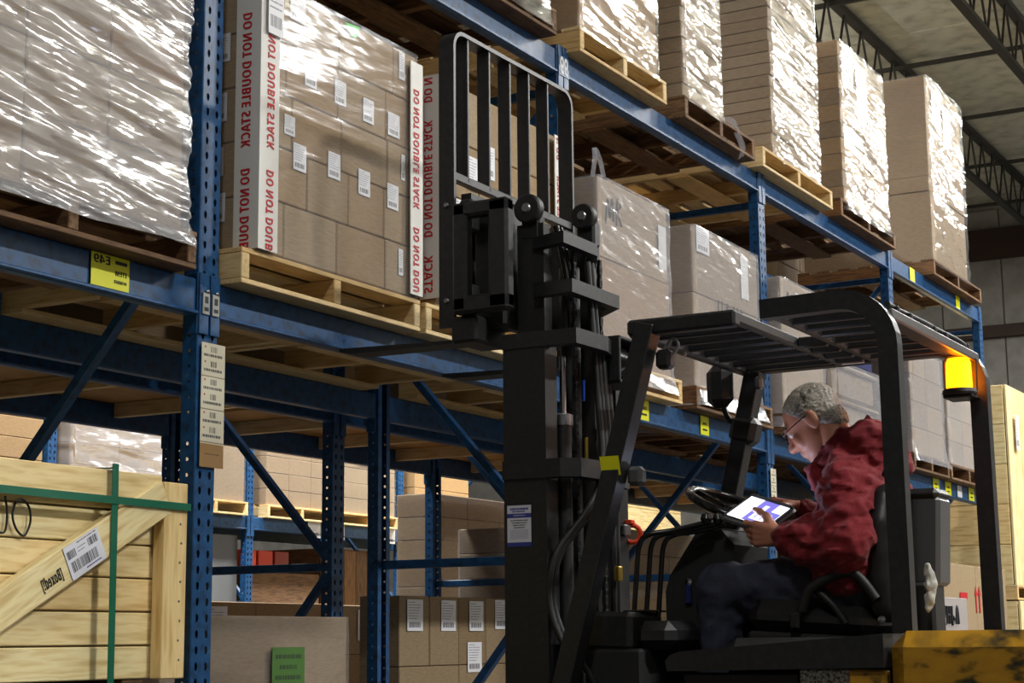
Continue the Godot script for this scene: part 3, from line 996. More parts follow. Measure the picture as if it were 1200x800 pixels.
	t = thing("wrapped_bins", "dark blue plastic bins under clear film behind the driver's head", "bins", Vector3(10.8, yb, zf - d / 2))
	for k in 3:
		var b := part(t, "bin", box(Vector3(0.88, 0.2, 0.95), 0.02), M.greyboard if k < 2 else M.blue_bin, Vector3(0, 0.1 + k * 0.23, 0))
		part(b, "rim", box(Vector3(0.93, 0.03, 1.0), 0.01), M.greyboard if k < 2 else M.blue_bin, Vector3(0, 0.1, 0))
	film_round(t, 0.93, 0.45, 1.0, 0.006, 23, M.film_milky, 0.02, 0.02)
	# G, H
	pallet("used pallet under the grey film load beyond the third post", 11.9, 12.8, zf, d, Y1, M.wood_used)
	t = stack("wrapped_load", "grey looking film wrapped load just beyond the third blue post", "wrapped load", 11.96, 12.76, yb, zf - 0.02, d - 0.05, rows_of(4, 0.19, [1, 1]), [M.carton[1], M.greyboard], 1)
	film_round(t, 0.8, 0.76, d - 0.05, 0.003, 29, M.film_milky, 0.02, 0.06, 0.04)
	pallet("used pallet under the last load of the middle shelf", 12.85, 13.9, zf, d, Y1, M.wood_used)
	t = stack("wrapped_load", "brown wrapped carton load last on the middle shelf", "wrapped load", 12.9, 13.7, yb, zf - 0.02, d - 0.05, rows_of(3, 0.18, [1, 1]), M.carton, 1)
	film_round(t, 0.8, 0.54, d - 0.05, 0.0025, 31, M.film, 0.022, 0.02)
	# rear row, partly seen, added behind these loads to block light from the back
	var names := ["behind the lettered loads", "behind the two-tier carton", "behind the driver's head", "behind the grey film load"]
	for i in 4:
		var x: float = [4.5, 7.05, 9.6, 12.0][i]
		stack("carton_load", "brown carton load added to block light on the rear shelf %s" % names[i], "carton load", x, x + 2.1, Y1 + 0.02, -1.3, 0.95, rows_of(4, 0.24, even(5)), [M.carton[1], M.carton[3]], 1)

func loads_top() -> void:
	var zf := 0.08
	var d := 1.08
	var yb := Y2 + 0.12
	pallet("used pallet at the top edge of the picture, left of plate 99", 5.48, 6.6, zf, d, Y2, M.wood_used)
	var t := stack("wrapped_load", "film wrapped load at the top edge of the picture left of plate 99", "wrapped load", 5.52, 6.55, yb, zf - 0.02, d - 0.05, rows_of(4, 0.26, [1, 1, 1]), M.carton, 1)
	film_round(t, 1.03, 1.04, d - 0.05, 0.003, 37, M.film_tight, 0.018, 0.1, 0.02)
	pallet("pale pallet on the top shelf just right of plate 99", 6.83, 7.8, zf, d, Y2, M.wood_new)
	t = stack("wrapped_load", "two-column carton load with blown out film just right of plate 99", "wrapped load", 6.85, 7.72, yb, zf - 0.01, d - 0.05, rows_of(5, 0.23, [1, 1]), [M.carton_pale, M.carton[2]], 2)
	film_round(t, 0.87, 1.15, d - 0.05, 0.0016, 41, M.film_tight, 0.014, 0.02)
	pallet("used pallet with loose film tails on the top shelf", 8.03, 9.02, zf, d, Y2, M.wood_used)
	t = stack("wrapped_load", "narrow film wrapped load with loose film tails on its pallet", "wrapped load", 8.07, 8.58, yb, zf - 0.02, d - 0.05, rows_of(14, 0.085, [1]), [M.carton[1], M.carton[3]], 2, 0.01)
	film_round(t, 0.51, 1.19, d - 0.05, 0.002, 43, M.film_tight, 0.014, 0.03, 0.02)
	part(t, "film_tail", bent(smooth_path([Vector3(0.25, 0.02, 0.5), Vector3(0.36, 0.03, 0.53), Vector3(0.44, -0.02, 0.53), Vector3(0.49, -0.09, 0.54), Vector3(0.46, -0.16, 0.54)]), Vector3(0.2, 0.5, 0.8).normalized(), 0.035, 0.001), M.film_milky)
	pallet("pale pallet under the tall glossy load above the second post", 9.14, 10.36, zf, d, Y2, M.wood_new)
	t = stack("wrapped_load", "tall load of flat cartons in dazzling film above the second blue post", "wrapped load", 9.37, 10.19, yb, zf - 0.02, d - 0.05, rows_of(20, 0.072, [1]), [M.carton[3], M.carton[1]], 2, 0.012)
	film_round(t, 0.82, 1.44, d - 0.05, 0.0026, 47, M.film_tight, 0.013, 0.02)
	pallet("used pallet under the labelled load fourth on the top shelf", 10.52, 11.7, zf, d, Y2, M.wood_used)
	t = stack("wrapped_load", "wrapped carton load with two white papers near its top edge", "wrapped load", 10.66, 11.62, yb, zf - 0.02, d - 0.05, rows_of(10, 0.112, [1, 1]), [M.carton[3], M.carton[2]], 2, 0.006)
	film_round(t, 0.96, 1.12, d - 0.05, 0.0022, 53, M.film_tight, 0.016, 0.06, 0.02)
	front_card(t, "packing_list", 10.84, 4.83, zf - 0.0215, 0.22, 0.3, M.ship[0])
	front_card(t, "packing_list", 11.13, 4.75, zf - 0.0215, 0.22, 0.34, M.ship[1])
	pallet("used pallet under the last load of the top shelf", 12.66, 14.05, zf, d, Y2, M.wood_used)
	t = stack("wrapped_load", "tall dark sided wrapped load last on the top shelf", "wrapped load", 12.74, 13.75, yb, zf - 0.02, d - 0.05, [[0.55, [1, 1]], [0.12, [1]], [0.8, [1, 1]]], [M.carton[3]], 1, 0.01)
	film_round(t, 1.01, 1.47, d - 0.05, 0.0034, 59, M.film_tight, 0.018, 0.03)
	front_card(t, "packing_list", 13.02, 5.1, zf - 0.0215, 0.24, 0.26, M.ship[0])
	front_card(t, "packing_list", 13.32, 5.05, zf - 0.0215, 0.22, 0.32, M.ship[2])
	var names := ["above the lettered loads", "behind the top pale pallet", "behind the tall glossy load", "behind the last top load"]  # rear top loads, added to keep out light from the back aisle
	for i in 4:
		var x: float = [4.5, 7.05, 9.6, 12.0][i]
		stack("carton_load", "carton load added to block light on the rear top shelf %s" % names[i], "carton load", x, x + 2.1, Y2 + 0.02, -1.3, 0.95, rows_of(3, 0.32, even(4)), [M.carton[3]], 1)

# a wooden crate: boards, posts and a frame
func crate(label: String, x0: float, x1: float, y0: float, y1: float, zf: float, depth: float, upright: bool, n: int, wood: Array, called := "wooden_crate") -> Node3D:
	var c := Vector3((x0 + x1) / 2, y0, zf - depth / 2)
	var t := thing(called, label, "crate", c)
	var w := x1 - x0
	var h := y1 - y0
	part(t, "lining", box(Vector3(w - 0.05, h - 0.02, depth - 0.05), 0.002), any(wood, 1), Vector3(0, h / 2, -0.01))
	for i in n:
		if upright:
			var x := -w / 2 + w * (i + 0.5) / n
			bar(t, "board", Vector3(x, 0, depth / 2 - 0.012), Vector3(x, h, depth / 2 - 0.012), w / n - 0.006, 0.02, any(wood, i), Vector3.RIGHT)
		else:
			var y := h * (i + 0.5) / n
			bar(t, "board", Vector3(-w / 2, y, depth / 2 - 0.012), Vector3(w / 2, y, depth / 2 - 0.012), h / n - 0.005, 0.02, any(wood, i))
	for i in 5:
		var y := h * (i + 0.5) / 5
		bar(t, "side_board", Vector3(-w / 2 + 0.012, y, depth / 2 - 0.03), Vector3(-w / 2 + 0.012, y, -depth / 2), h / 5 - 0.005, 0.02, any(wood, i + 1))
	return t

func loads_floor() -> void:
	# the strapped crate at the lower left
	crate("lower wooden crate carrying the strapped crate at the lower left", 2.9, 4.14, 0.12, 0.925, 0.02, 1.0, false, 5, M.wood_used)
	pallet("pallet on the floor under the crates at the lower left", 2.9, 4.14, 0.02, 1.0, 0.0, M.wood_used)
	var t := crate("pale wooden crate with diagonal board and green straps at lower left", 2.9, 4.13, 0.945, 1.535, 0.03, 1.0, false, 6, M.wood_pale)
	for s in [-1, 1]:
		part(t, "runner", box(Vector3(0.09, 0.02, 0.98), 0.002), M.wood_used[0], Vector3(s * 0.45, -0.01, 0))
	var o := t.position
	bar(t, "corner_post", Vector3(4.075, 0.945, 0.055) - o, Vector3(4.075, 1.53, 0.055) - o, 0.105, 0.045, M.wood_pale[2], Vector3.RIGHT)
	bar(t, "top_rail", Vector3(2.9, 1.505, 0.05) - o, Vector3(4.02, 1.505, 0.05) - o, 0.085, 0.035, M.wood_pale[3])
	var dg := bar(t, "diagonal_board", Vector3(3.0, 0.94, 0.062) - o, Vector3(4.03, 1.485, 0.062) - o, 0.105, 0.035, M.wood_pale[0])
	part(dg, "barcode_label", card(0.15, 0.098), M.bar, Vector3(0.19, 0.0, 0.0185), Vector3(0, 0, 0))
	part(dg, "stamp", letters("[Boxed!]", 0.085, 0.042), M.ink, Vector3(0.045, -0.012, 0.0185))
	for y in 9:
		part(t, "nail", lathe([Vector2(0, 0.002), Vector2(0.0035, 0.001), Vector2(0.004, 0)], 8), M.steel, Vector3(4.075 + (0.02 if y % 2 else 0.025), 1.0 + y * 0.058, 0.078) - o, Vector3(PI / 2, 0, 0))
	pen(t, "pen_marking", [[[0.0, 0.55], [0.12, 0.9], [0.35, 1.0], [0.62, 0.8], [0.7, 0.45], [0.6, 0.15], [0.45, 0.0], [0.2, 0.15], [0.05, 0.4], [0.02, 0.6]], [[-0.28, 1.05], [-0.18, 0.6], [-0.2, 0.2], [-0.3, 0.05], [-0.5, 0.1], [-0.62, 0.35]], [[-0.3, 0.05], [-0.62, 0.05]]], Vector3(3.44, 1.343, 0.04), 0.1, 0.0032)
	bar(t, "strap", Vector3(3.8, 0.935, 0.084) - o, Vector3(3.795, 1.565, 0.084) - o, 0.026, 0.002, M.strap_green, Vector3.RIGHT, 0.0)
	bar(t, "strap", Vector3(3.795, 1.553, 0.085) - o, Vector3(3.795, 1.553, -0.95) - o, 0.002, 0.026, M.strap_green, Vector3.UP, 0.0)
	bar(t, "strap", Vector3(2.9, 1.462, 0.087) - o, Vector3(4.13, 1.458, 0.087) - o, 0.022, 0.002, M.strap_green, Vector3.UP, 0.0)
	bar(t, "strap", Vector3(4.13, 1.458, 0.085) - o, Vector3(4.13, 1.458, -0.9) - o, 0.022, 0.002, M.strap_green, Vector3.UP, 0.0)
	# big brown box with the green sheet
	pallet("pallet on the floor under the brown box with the green sheet", 4.78, 5.98, -0.6, 0.7, 0.0, M.wood_used)
	t = stack("large_box", "brown wrapped box with a green sheet beside the near post", "box", 4.8, 5.96, 0.12, -0.6, 0.65, [[0.5, [1]], [0.53, [1]]], [M.carton[3]], 1, 0.002)
	film_round(t, 1.16, 1.03, 0.65, 0.0016, 61, M.film_clear, 0.02, 0.0)
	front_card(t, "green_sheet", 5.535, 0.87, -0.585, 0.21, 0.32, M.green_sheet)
	# labelled cartons left of the mast
	pallet("pallet on the floor under the labelled cartons left of the mast", 7.4, 8.66, -1.32, 0.9, 0.0, M.wood_used)
	t = stack("carton_load", "dim stacked cartons with pale labels low beside the mast", "carton load", 7.46, 8.62, 0.12, -1.32, 0.25, [[0.4, [1, 1]], [0.4, [1, 1]], [0.36, [0.3, 0.3, 0.3, 0.3]]], [M.carton[3], M.carton[1]], 2)
	for p in [[7.6, 1.18], [7.93, 1.18], [8.22, 1.18], [8.5, 1.19], [8.2, 0.96]]:
		front_card(t, "shipping_label", p[0], p[1], -1.32, 0.15, 0.16, M.ship[0])
	# rear row at floor level
	var f := [["brown film wrapped stack behind the labelled cartons", 9.88, 11.2, -2.62, 2.03, M.carton[3], true, 0.3], ["dim crumpled cartons under the rear shelf behind the levers", 9.5, 11.4, -1.3, 1.75, M.carton[3], true, 0.9], ["dim carton stack under the rear shelf behind the driver", 11.95, 14.0, -1.32, 1.6, M.carton[3], false, 0.9]]
	for q in f:
		var n := int(round((q[4] - 0.0) / 0.155))
		t = stack("carton_stack", q[0], "carton stack", q[1], q[2], 0.0, q[3], q[7], rows_of(n, q[4] / n, even(3)), [q[5], M.carton[1]], 1)
		if q[6]:
			film_round(t, q[2] - q[1], q[4], q[7], 0.002, int(q[1] * 10), M.film_clear, 0.03, 0.0)
	t = stack("carton_stack", "pale cartons low behind the control levers", "carton stack", 8.95, 9.2, 0.0, -0.1, 0.8, rows_of(4, 0.32, [1]), [M.carton_pale], 1)
	t = stack("carton_stack", "pale carton stack under the middle shelf behind the steering wheel", "carton stack", 9.45, 10.6, 0.0, -0.15, 0.8, rows_of(4, 0.31, [1, 1]), [M.carton_pale], 1)

func back_aisle() -> void:
	var z := -6.15
	var yb := 2.17
	var L := [
		["row of long brown cartons at the left end of the back aisle rack", 8.6, 9.85, 5, 0.16, [1, 1], M.carton[2], 0],
		["crinkled silvery film load on the back aisle rack above the crate", 10.15, 11.28, 5, 0.17, [1, 1], M.carton[4], 1],
		["tall plain greyish box on the back aisle rack behind the barcode plate", 11.5, 12.36, 1, 0.95, [1], M.carton[1], 2],
		["stacked cartons on the back aisle rack left of the dark rear post", 12.68, 13.72, 6, 0.15, [1, 1, 1], M.carton[4], 2],
		["stacked cartons with a white sheet on the back aisle rack", 13.85, 14.82, 6, 0.15, [1, 1], M.carton[0], 2],
		["brown carton load on the back aisle rack near its far end", 15.2, 16.3, 5, 0.17, [1, 1], M.carton[2], 0]]
	for i in L.size():
		var q: Array = L[i]
		pallet("pallet under the %s" % ["long brown cartons", "crinkled silvery load", "plain greyish box", "cartons left of the dark post", "cartons with a white sheet", "last back aisle load"][i], q[1] - 0.02, q[2] + 0.02, z, 1.05, yb, M.wood_new)
		var t := stack("carton_load", q[0], "carton load", q[1], q[2], yb + 0.12, z - 0.03, 0.98, rows_of(q[3], q[4], q[5]), [q[6]], 1)
		if q[7] == 1:
			film_round(t, q[2] - q[1], q[3] * q[4], 0.98, 0.006, 71, M.film, 0.02, 0.05, 0.02)
		elif q[7] == 2:
			film_round(t, q[2] - q[1], q[3] * q[4], 0.98, 0.0015, 73 + i, M.film_clear, 0.03, 0.0)
		if i == 4:
			front_card(t, "packing_list", 14.3, 2.9, z - 0.02, 0.3, 0.2, M.paper)
	# white bay labels on the beam: thin cards with a barcode
	var r := get_node("pallet_rack_002")
	for x in [10.9, 11.75, 13.45, 13.85, 14.75, 15.4]:
		part(r, "bay_label", card(0.2, 0.17), M.ship[2], Vector3(x, 2.11, -6.197) - r.position)
	part(r, "bay_label", card(0.16, 0.2), M.ship[1], Vector3(14.97, 1.9, -6.19) - r.position)
	# below the beam: grey sheet, orange boxes, crates, small cartons
	var g := part(self, "grey_board", box(Vector3(0.85, 2.0, 0.03), 0.004), flat(Color(0.4, 0.41, 0.42), 0.7), Vector3(11.98, 1.0, -6.3))
	tag(g, "plain grey board standing behind the near post's barcode plate", "board")
	crate("brown wooden crate under the back aisle beam carrying the orange boxes", 12.58, 13.75, 0.0, 1.69, -6.35, 0.85, false, 6, M.wood_used)
	for i in 3:
		var b := part(self, numbered("orange_box"), box(Vector3(0.22, 0.2, 0.4), 0.006), flat([Color(0.85, 0.3, 0.14), Color(0.75, 0.2, 0.1), Color(0.5, 0.14, 0.09)][i], 0.6), Vector3(12.72 + i * 0.25, 1.79, -6.6))
		tag(b, "%s box on the crate in the back aisle" % ["bright orange", "orange red", "dark red"][i], "box", "orange boxes in the back aisle")
	crate("open framed wooden crate under the back aisle beam, right of the orange boxes", 13.85, 14.85, 0.0, 1.95, -6.4, 0.8, true, 5, M.wood_used)
	t_cartons("brown cartons with white labels on the back aisle floor behind the green-sheet box", 7.7, 9.2, -3.0, 1.29)
	t_cartons("pale cartons with a large white sheet low in the back aisle", 9.3, 10.0, -3.0, 1.285)
	crate("tall bright wooden crate with red marks at the far end of the back aisle", 15.25, 16.4, 0.0, 2.1, -5.0, 0.9, true, 7, M.wood_pale)
	crate("wide bright wooden crate beyond the back aisle rack", 17.2, 19.8, 0.0, 3.0, -5.2, 1.0, false, 7, M.wood_pale)

func t_cartons(label: String, x0: float, x1: float, zf: float, h: float) -> void:
	var n := int(ceil(h / 0.36))
	var t := stack("carton_stack", label, "carton stack", x0, x1, 0.0, zf, 0.7, rows_of(n, h / n, even(maxi(2, int((x1 - x0) / 0.5)))), [M.carton[0], M.carton[2]], 1)
	for k in maxi(1, int((x1 - x0) / 0.9)):
		front_card(t, "shipping_label", x0 + 0.35 + k * 0.95, h - 0.13, zf, 0.24, 0.2, M.ship[k % 3])

func right_end() -> void:
	# end of the rack: tall pale crates, boxes with red marks
	var t := crate("tall pale upright-board crate standing at the far end of the rack", 14.62, 16.6, 1.46, 3.14, 0.1, 1.2, true, 9, M.wood_pale)
	for p in [[14.85, 2.75, 0.12, 0.3], [15.35, 2.72, 0.26, 0.34]]:
		front_card(t, "packing_list", p[0], p[1], 0.12, p[2], p[3], M.ship[0])
	pallet("pallet between the two pale crates at the far end of the rack", 14.62, 16.6, 0.1, 1.2, 1.34, M.wood_new)
	t = crate("lower pale crate at the far end of the rack with white papers", 14.62, 16.6, 0.0, 1.33, 0.12, 1.2, true, 9, M.wood_pale)
	front_card(t, "packing_list", 14.95, 1.15, 0.14, 0.14, 0.3, M.ship[1])
	front_card(t, "packing_list", 15.5, 1.1, 0.14, 0.3, 0.4, M.ship[0])
	crate("wide plywood-faced crate under the last shelf of the front rack", 12.0, 14.15, 0.0, 2.0, -0.35, 0.65, false, 4, M.wood_used)
	t = stack("carton_stack", "brown cartons with red arrows and glass mark under the last shelf", "carton stack", 12.3, 14.15, 0.0, 0.12, 0.4, [[0.55, [1, 1]], [0.5, [1, 1]], [0.52, [1, 1]]], [M.carton[0], M.carton[2]], 1)
	var red: Material = M.ink_red
	for s in [0.0, 0.1]:
		part(t, "printed_arrow", extrude([Vector2(-0.012, -0.1), Vector2(0.012, -0.1), Vector2(0.012, 0.03), Vector2(0.04, 0.03), Vector2(0, 0.1), Vector2(-0.04, 0.03), Vector2(-0.012, 0.03)], 0.002), red, Vector3(13.2 + s, 1.32, 0.123) - t.position)
	part(t, "printed_glass", extrude([Vector2(-0.05, 0.1), Vector2(0.05, 0.1), Vector2(0.045, 0.03), Vector2(0.01, 0.0), Vector2(0.01, -0.08), Vector2(0.04, -0.1), Vector2(-0.04, -0.1), Vector2(-0.01, -0.08), Vector2(-0.01, 0.0), Vector2(-0.045, 0.03)], 0.002), red, Vector3(13.75, 1.34, 0.123) - t.position)
	part(t, "printed_bar", box(Vector3(0.2, 0.05, 0.002), 0.0), red, Vector3(12.85, 1.34, 0.123) - t.position)
	for s in 3:
		part(t, "printed_mark", box(Vector3(0.07, 0.05, 0.002), 0.0), red, Vector3(13.5 + s * 0.14, 0.98, 0.123) - t.position)
	t = stack("white_box", "pale grey box with dark handwriting just behind the yellow counterweight", "box", 11.25, 12.27, 0.0, 0.3, 0.25, [[0.65, [1]], [0.66, [1]]], [flat(Color(0.6, 0.57, 0.56), 0.7)], 1, 0.002)
	front_card(t, "shipping_label", 11.42, 1.17, 0.3, 0.14, 0.18, M.ship[0])
	pen(t, "pen_marking", [[[0, 0.9], [0.3, 1], [0.3, 0.6], [0, 0.2], [0.4, 0.2]], [[0.7, 1], [0.7, 0.2]], [[0.7, 0.6], [1.1, 0.6]], [[1.1, 1], [1.1, 0.2]], [[1.5, 1], [1.5, 0.2], [1.9, 0.4], [1.5, 0.6]], [[2.2, 0.2], [2.4, 1], [2.6, 0.2]]], Vector3(11.62, 1.1, 0.302), 0.15, 0.009)

# ==================================================================== fork truck
func yz(x: float, pts: Array) -> Array:
	var a := []
	for p in pts:
		a.append(Vector3(x, p[0], p[1]))
	return a

func side_plate(parent: Node, called: String, zy: Array, x0: float, x1: float, m: Material) -> MeshInstance3D:
	# outline given as [z, y] world pairs, pushed across x0..x1
	var o: Vector3 = parent.position
	var pts := []
	for p in zy:
		pts.append(Vector2(-(p[0] - o.z), p[1] - o.y))
	return part(parent, called, extrude(pts, absf(x1 - x0)), m, Vector3((x0 + x1) / 2 - o.x, 0, 0), Vector3(0, PI / 2, 0))

func channel_mesh(w: float, d: float, h: float, t: float, open_right: bool) -> Mesh:
	var s := 1.0 if open_right else -1.0
	var x0 := -w / 2 * s
	var x1 := w / 2 * s
	var a := [Vector2(x0, -d / 2), Vector2(x1, -d / 2), Vector2(x1, -d / 2 + t), Vector2(x0 + t * s, -d / 2 + t), Vector2(x0 + t * s, d / 2 - t), Vector2(x1, d / 2 - t), Vector2(x1, d / 2), Vector2(x0, d / 2)]
	return extrude(a, h)

func fork_truck() -> void:
	var o := Vector3(5.3, 0, 1.6)
	var t := thing("fork_truck", "yellow and black fork truck with raised mast facing the rack", "fork truck", o)
	var R90 := Vector3(PI / 2, 0, 0)
	# ---- mast
	for e in [[4.9, 0.853, 0.08, 0.156, 0.12, 2.03, true], [5.42, 0.853, 0.08, 0.156, 0.12, 2.03, false], [4.965, 0.84, 0.055, 0.1, 0.9, 2.42, true], [5.325, 0.84, 0.055, 0.1, 0.9, 2.42, false]]:
		part(t, "mast_channel", channel_mesh(e[2], e[3], e[5] - e[4], 0.016, e[6]), M.black, Vector3(e[0], (e[4] + e[5]) / 2, e[1]) - o, R90)
	part(t, "mast_crossbar", bent([Vector3(4.94, 2.35, 0.86) - o, Vector3(4.91, 2.35, 0.974) - o, Vector3(5.13, 2.35, 0.974) - o, Vector3(5.32, 2.35, 0.87) - o], Vector3.UP, 0.04, 0.035), M.guard)
	part(t, "mast_crossbar", bent([Vector3(4.92, 2.185, 0.87) - o, Vector3(4.91, 2.185, 1.0) - o, Vector3(5.23, 2.185, 1.0) - o, Vector3(5.34, 2.185, 0.88) - o], Vector3.UP, 0.045, 0.04), M.guard)
	part(t, "mast_crossbar", bent([Vector3(4.875, 2.012, 0.775) - o, Vector3(4.875, 2.012, 1.03) - o, Vector3(5.06, 2.012, 1.037) - o, Vector3(5.42, 2.012, 0.93) - o], Vector3.UP, 0.05, 0.04), M.guard)
	part(t, "mast_crossbar", bent([Vector3(4.875, 1.59, 0.775) - o, Vector3(4.875, 1.59, 0.98) - o, Vector3(4.9, 1.59, 1.02) - o, Vector3(5.06, 1.59, 1.03) - o, Vector3(5.42, 1.59, 0.93) - o], Vector3.UP, 0.06, 0.05), M.black)
	part(t, "mast_crossbar", box(Vector3(0.5, 0.1, 0.03), 0.005), M.black, Vector3(5.16, 0.6, 0.9) - o)
	# cylinders, rods, chains
	for x in [4.985, 5.31]:
		part(t, "lift_cylinder", tube([Vector3(x, 0.3, 0.93) - o, Vector3(x, 1.765, 0.93) - o], 0.026, 16), M.black)
		part(t, "piston_rod", tube([Vector3(x, 1.765, 0.93) - o, Vector3(x, 1.97, 0.93) - o], 0.011, 12), M.chrome)
		part(t, "gland_nut", lathe([Vector2(0.0, 0.0), Vector2(0.032, 0.0), Vector2(0.032, 0.035), Vector2(0.02, 0.04), Vector2(0.0, 0.04)], 6), M.steel, Vector3(x, 1.74, 0.93) - o)
	part(t, "lift_cylinder", tube([Vector3(5.14, 0.3, 0.88) - o, Vector3(5.14, 2.3, 0.88) - o], 0.035, 16), M.black)
	for x in [5.045, 5.24]:
		var st := begin()
		for k in 60:
			var y := 1.0 + k * 0.0225
			for s in ([-1, 1] if k % 2 else [-2, 0, 2]):
				add_box(st, Vector3(x + s * 0.004, y, 0.945) - o, Vector3(0.003, 0.028, 0.014), 0.0)
		part(t, "lift_chain", st.commit(), M.rubber)
	part(t, "hose_fitting", tube([Vector3(5.075, 1.83, 0.96) - o, Vector3(5.075, 1.9, 0.96) - o], 0.006), flat(Color(0.1, 0.25, 0.6), 0.3))
	part(t, "hose_fitting", tube([Vector3(5.09, 1.62, 0.96) - o, Vector3(5.09, 1.71, 0.96) - o], 0.006), M.brass)
	part(t, "hose_clamp", box(Vector3(0.05, 0.05, 0.03), 0.005), M.steel, Vector3(5.1, 1.585, 1.055) - o)
	for s in 2:
		var dx := s * 0.028
		part(t, "hydraulic_hose", tube(smooth_path([Vector3(5.08 + dx, 2.3, 0.98), Vector3(5.1 + dx, 1.85, 1.0), Vector3(5.08 + dx, 1.6, 1.02), Vector3(4.97 + dx, 1.46, 1.02), Vector3(4.885 + dx, 1.32, 0.95), Vector3(4.87 + dx, 1.18, 0.93), Vector3(4.875 + dx, 1.05, 0.97), Vector3(4.9 + dx, 0.95, 1.05), Vector3(4.95 + dx, 0.8, 1.1)], o), 0.011), M.rubber)
		part(t, "hydraulic_hose", tube(smooth_path([Vector3(5.01 + dx, 2.42, 0.9), Vector3(5.03 + dx, 2.22, 0.93), Vector3(5.05 + dx, 2.06, 0.93)], o), 0.01), M.gloss_black)
		part(t, "hydraulic_hose", tube(smooth_path([Vector3(5.14 + dx, 2.0, 1.0), Vector3(5.15 + dx, 1.5, 1.02), Vector3(5.15 + dx, 1.0, 1.02), Vector3(5.1 + dx, 0.6, 1.05)], o), 0.012), M.rubber)
	part(t, "hose_clamp", box(Vector3(0.03, 0.05, 0.02), 0.004), M.brass, Vector3(5.14, 1.26, 1.045) - o)
	part(t, "hose_clamp", box(Vector3(0.06, 0.02, 0.02), 0.004), M.brass, Vector3(5.05, 1.06, 1.045) - o)
	var sh := part(t, "notice_sheet", card(0.088, 0.132), M.mast_sheet, Vector3(4.8585, 1.41, 0.832) - o, Vector3(0, -PI / 2, 0), "white and blue notice sheet")
	# rollers at the mast top
	for p in [[Vector3(4.93, 2.47, 0.84), 0.05], [Vector3(5.16, 2.48, 0.93), 0.045]]:
		var rl := part(t, "chain_roller", lathe([Vector2(0.0, -0.02), Vector2(p[1] * 0.9, -0.02), Vector2(p[1], -0.014), Vector2(p[1], 0.014), Vector2(p[1] * 0.9, 0.02), Vector2(0.0, 0.02)], 24), M.rubber, p[0] - o, Vector3(0, 0, PI / 2))
		part(rl, "roller_hub", lathe([Vector2(0.0, 0.026), Vector2(0.014, 0.026), Vector2(0.018, 0.02)], 16), M.steel)
		part(t, "roller_bracket", box(Vector3(0.05, 0.09, 0.07), 0.008), M.black, p[0] + Vector3(0.03, -0.06, 0) - o)
	# ---- carriage and load backrest
	var cx := 4.79
	var frame := [[Vector3(cx, 2.455, 0.742), Vector3(0.05, 0.05, 0.212)], [Vector3(cx, 2.135, 0.742), Vector3(0.05, 0.06, 0.212)], [Vector3(cx, 2.295, 0.664), Vector3(0.05, 0.37, 0.056)], [Vector3(cx, 2.295, 0.81), Vector3(0.05, 0.37, 0.076)]]
	for e in frame:
		part(t, "carriage_plate", box(e[1], 0.01), M.guard, e[0] - o)
	for y in [2.16, 2.45]:
		part(t, "carriage_bar", box(Vector3(0.95, 0.11, 0.05), 0.008), M.black, Vector3(5.29, y, 0.66) - o)
	part(t, "carriage_side", box(Vector3(0.12, 0.42, 0.12), 0.01), M.black, Vector3(4.93, 2.28, 0.72) - o)
	part(t, "carriage_side", box(Vector3(0.1, 0.42, 0.12), 0.01), M.black, Vector3(5.36, 2.28, 0.72) - o)
	part(t, "carriage_plate", box(Vector3(0.2, 0.09, 0.1), 0.01), M.black, Vector3(4.9, 2.06, 0.66) - o)
	for x in [4.94, 5.62]:
		part(t, "fork", extrude([Vector2(0.04, 0.5), Vector2(0.0, 0.5), Vector2(0.0, 0.035), Vector2(-0.03, 0.0), Vector2(-0.5, 0.012), Vector2(-0.5, 0.0), Vector2(-0.45, -0.01), Vector2(0.0, -0.012), Vector2(0.04, 0.02)].map(func(v: Vector2) -> Vector2: return Vector2(-v.x, v.y)), 0.1), M.black, Vector3(x, 2.045, 0.6) - o, Vector3(0, PI / 2, 0))
	# strip frame, 60 mm deep, with rounded upper corners
	var zb := 0.57
	var path := [Vector3(4.85, 2.08, zb)]
	for k in 7:
		var an := PI - PI / 2 * k / 6.0
		path.append(Vector3(4.91 + 0.06 * cos(an), 3.06 + 0.06 * sin(an), zb))
	for k in 7:
		var an := PI / 2 - PI / 2 * k / 6.0
		path.append(Vector3(5.665 + 0.06 * cos(an), 3.07 + 0.06 * sin(an), zb))
	path.append(Vector3(5.725, 2.08, zb))
	for i in path.size():
		path[i] -= o
	var fr := part(t, "load_backrest", bent(path, Vector3.BACK, 0.06, 0.014), M.guard)
	for x in [4.955, 5.103, 5.252, 5.394, 5.541]:
		part(fr, "backrest_bar", box(Vector3(0.012, 0.52, 0.05), 0.002), M.guard, Vector3(x - 0.006, 2.86, zb) - o)
	part(fr, "backrest_bar", box(Vector3(0.87, 0.03, 0.03), 0.003), M.guard, Vector3(5.287, 2.605, zb + 0.01) - o)
	for y in [2.5, 2.17]:
		part(fr, "bolt", lathe([Vector2(0.0, 0.008), Vector2(0.008, 0.007), Vector2(0.01, 0.0)], 10), M.steel, Vector3(4.842, y, zb) - o, Vector3(0, 0, PI / 2))
	# ---- overhead guard
	var hoop := [[2.015, 1.705], [2.02, 1.94]]
	for k in range(1, 9):
		var an := PI / 2 * k / 8.0
		hoop.append([1.875 + 0.145 * cos(an), 1.945 + 0.145 * sin(an)])
	hoop.append([1.06, 2.095])
	for i in hoop.size():
		hoop[i] = [hoop[i][0] - o.y, hoop[i][1] - o.z]
	part(t, "guard_hoop", bent(yz(4.8 - o.x, hoop), Vector3.RIGHT, 0.05, 0.058), M.guard)
	hoop[0] = [2.015, 1.24 - o.z]
	part(t, "guard_hoop", bent(yz(5.8 - o.x, hoop), Vector3.RIGHT, 0.05, 0.058), M.guard)
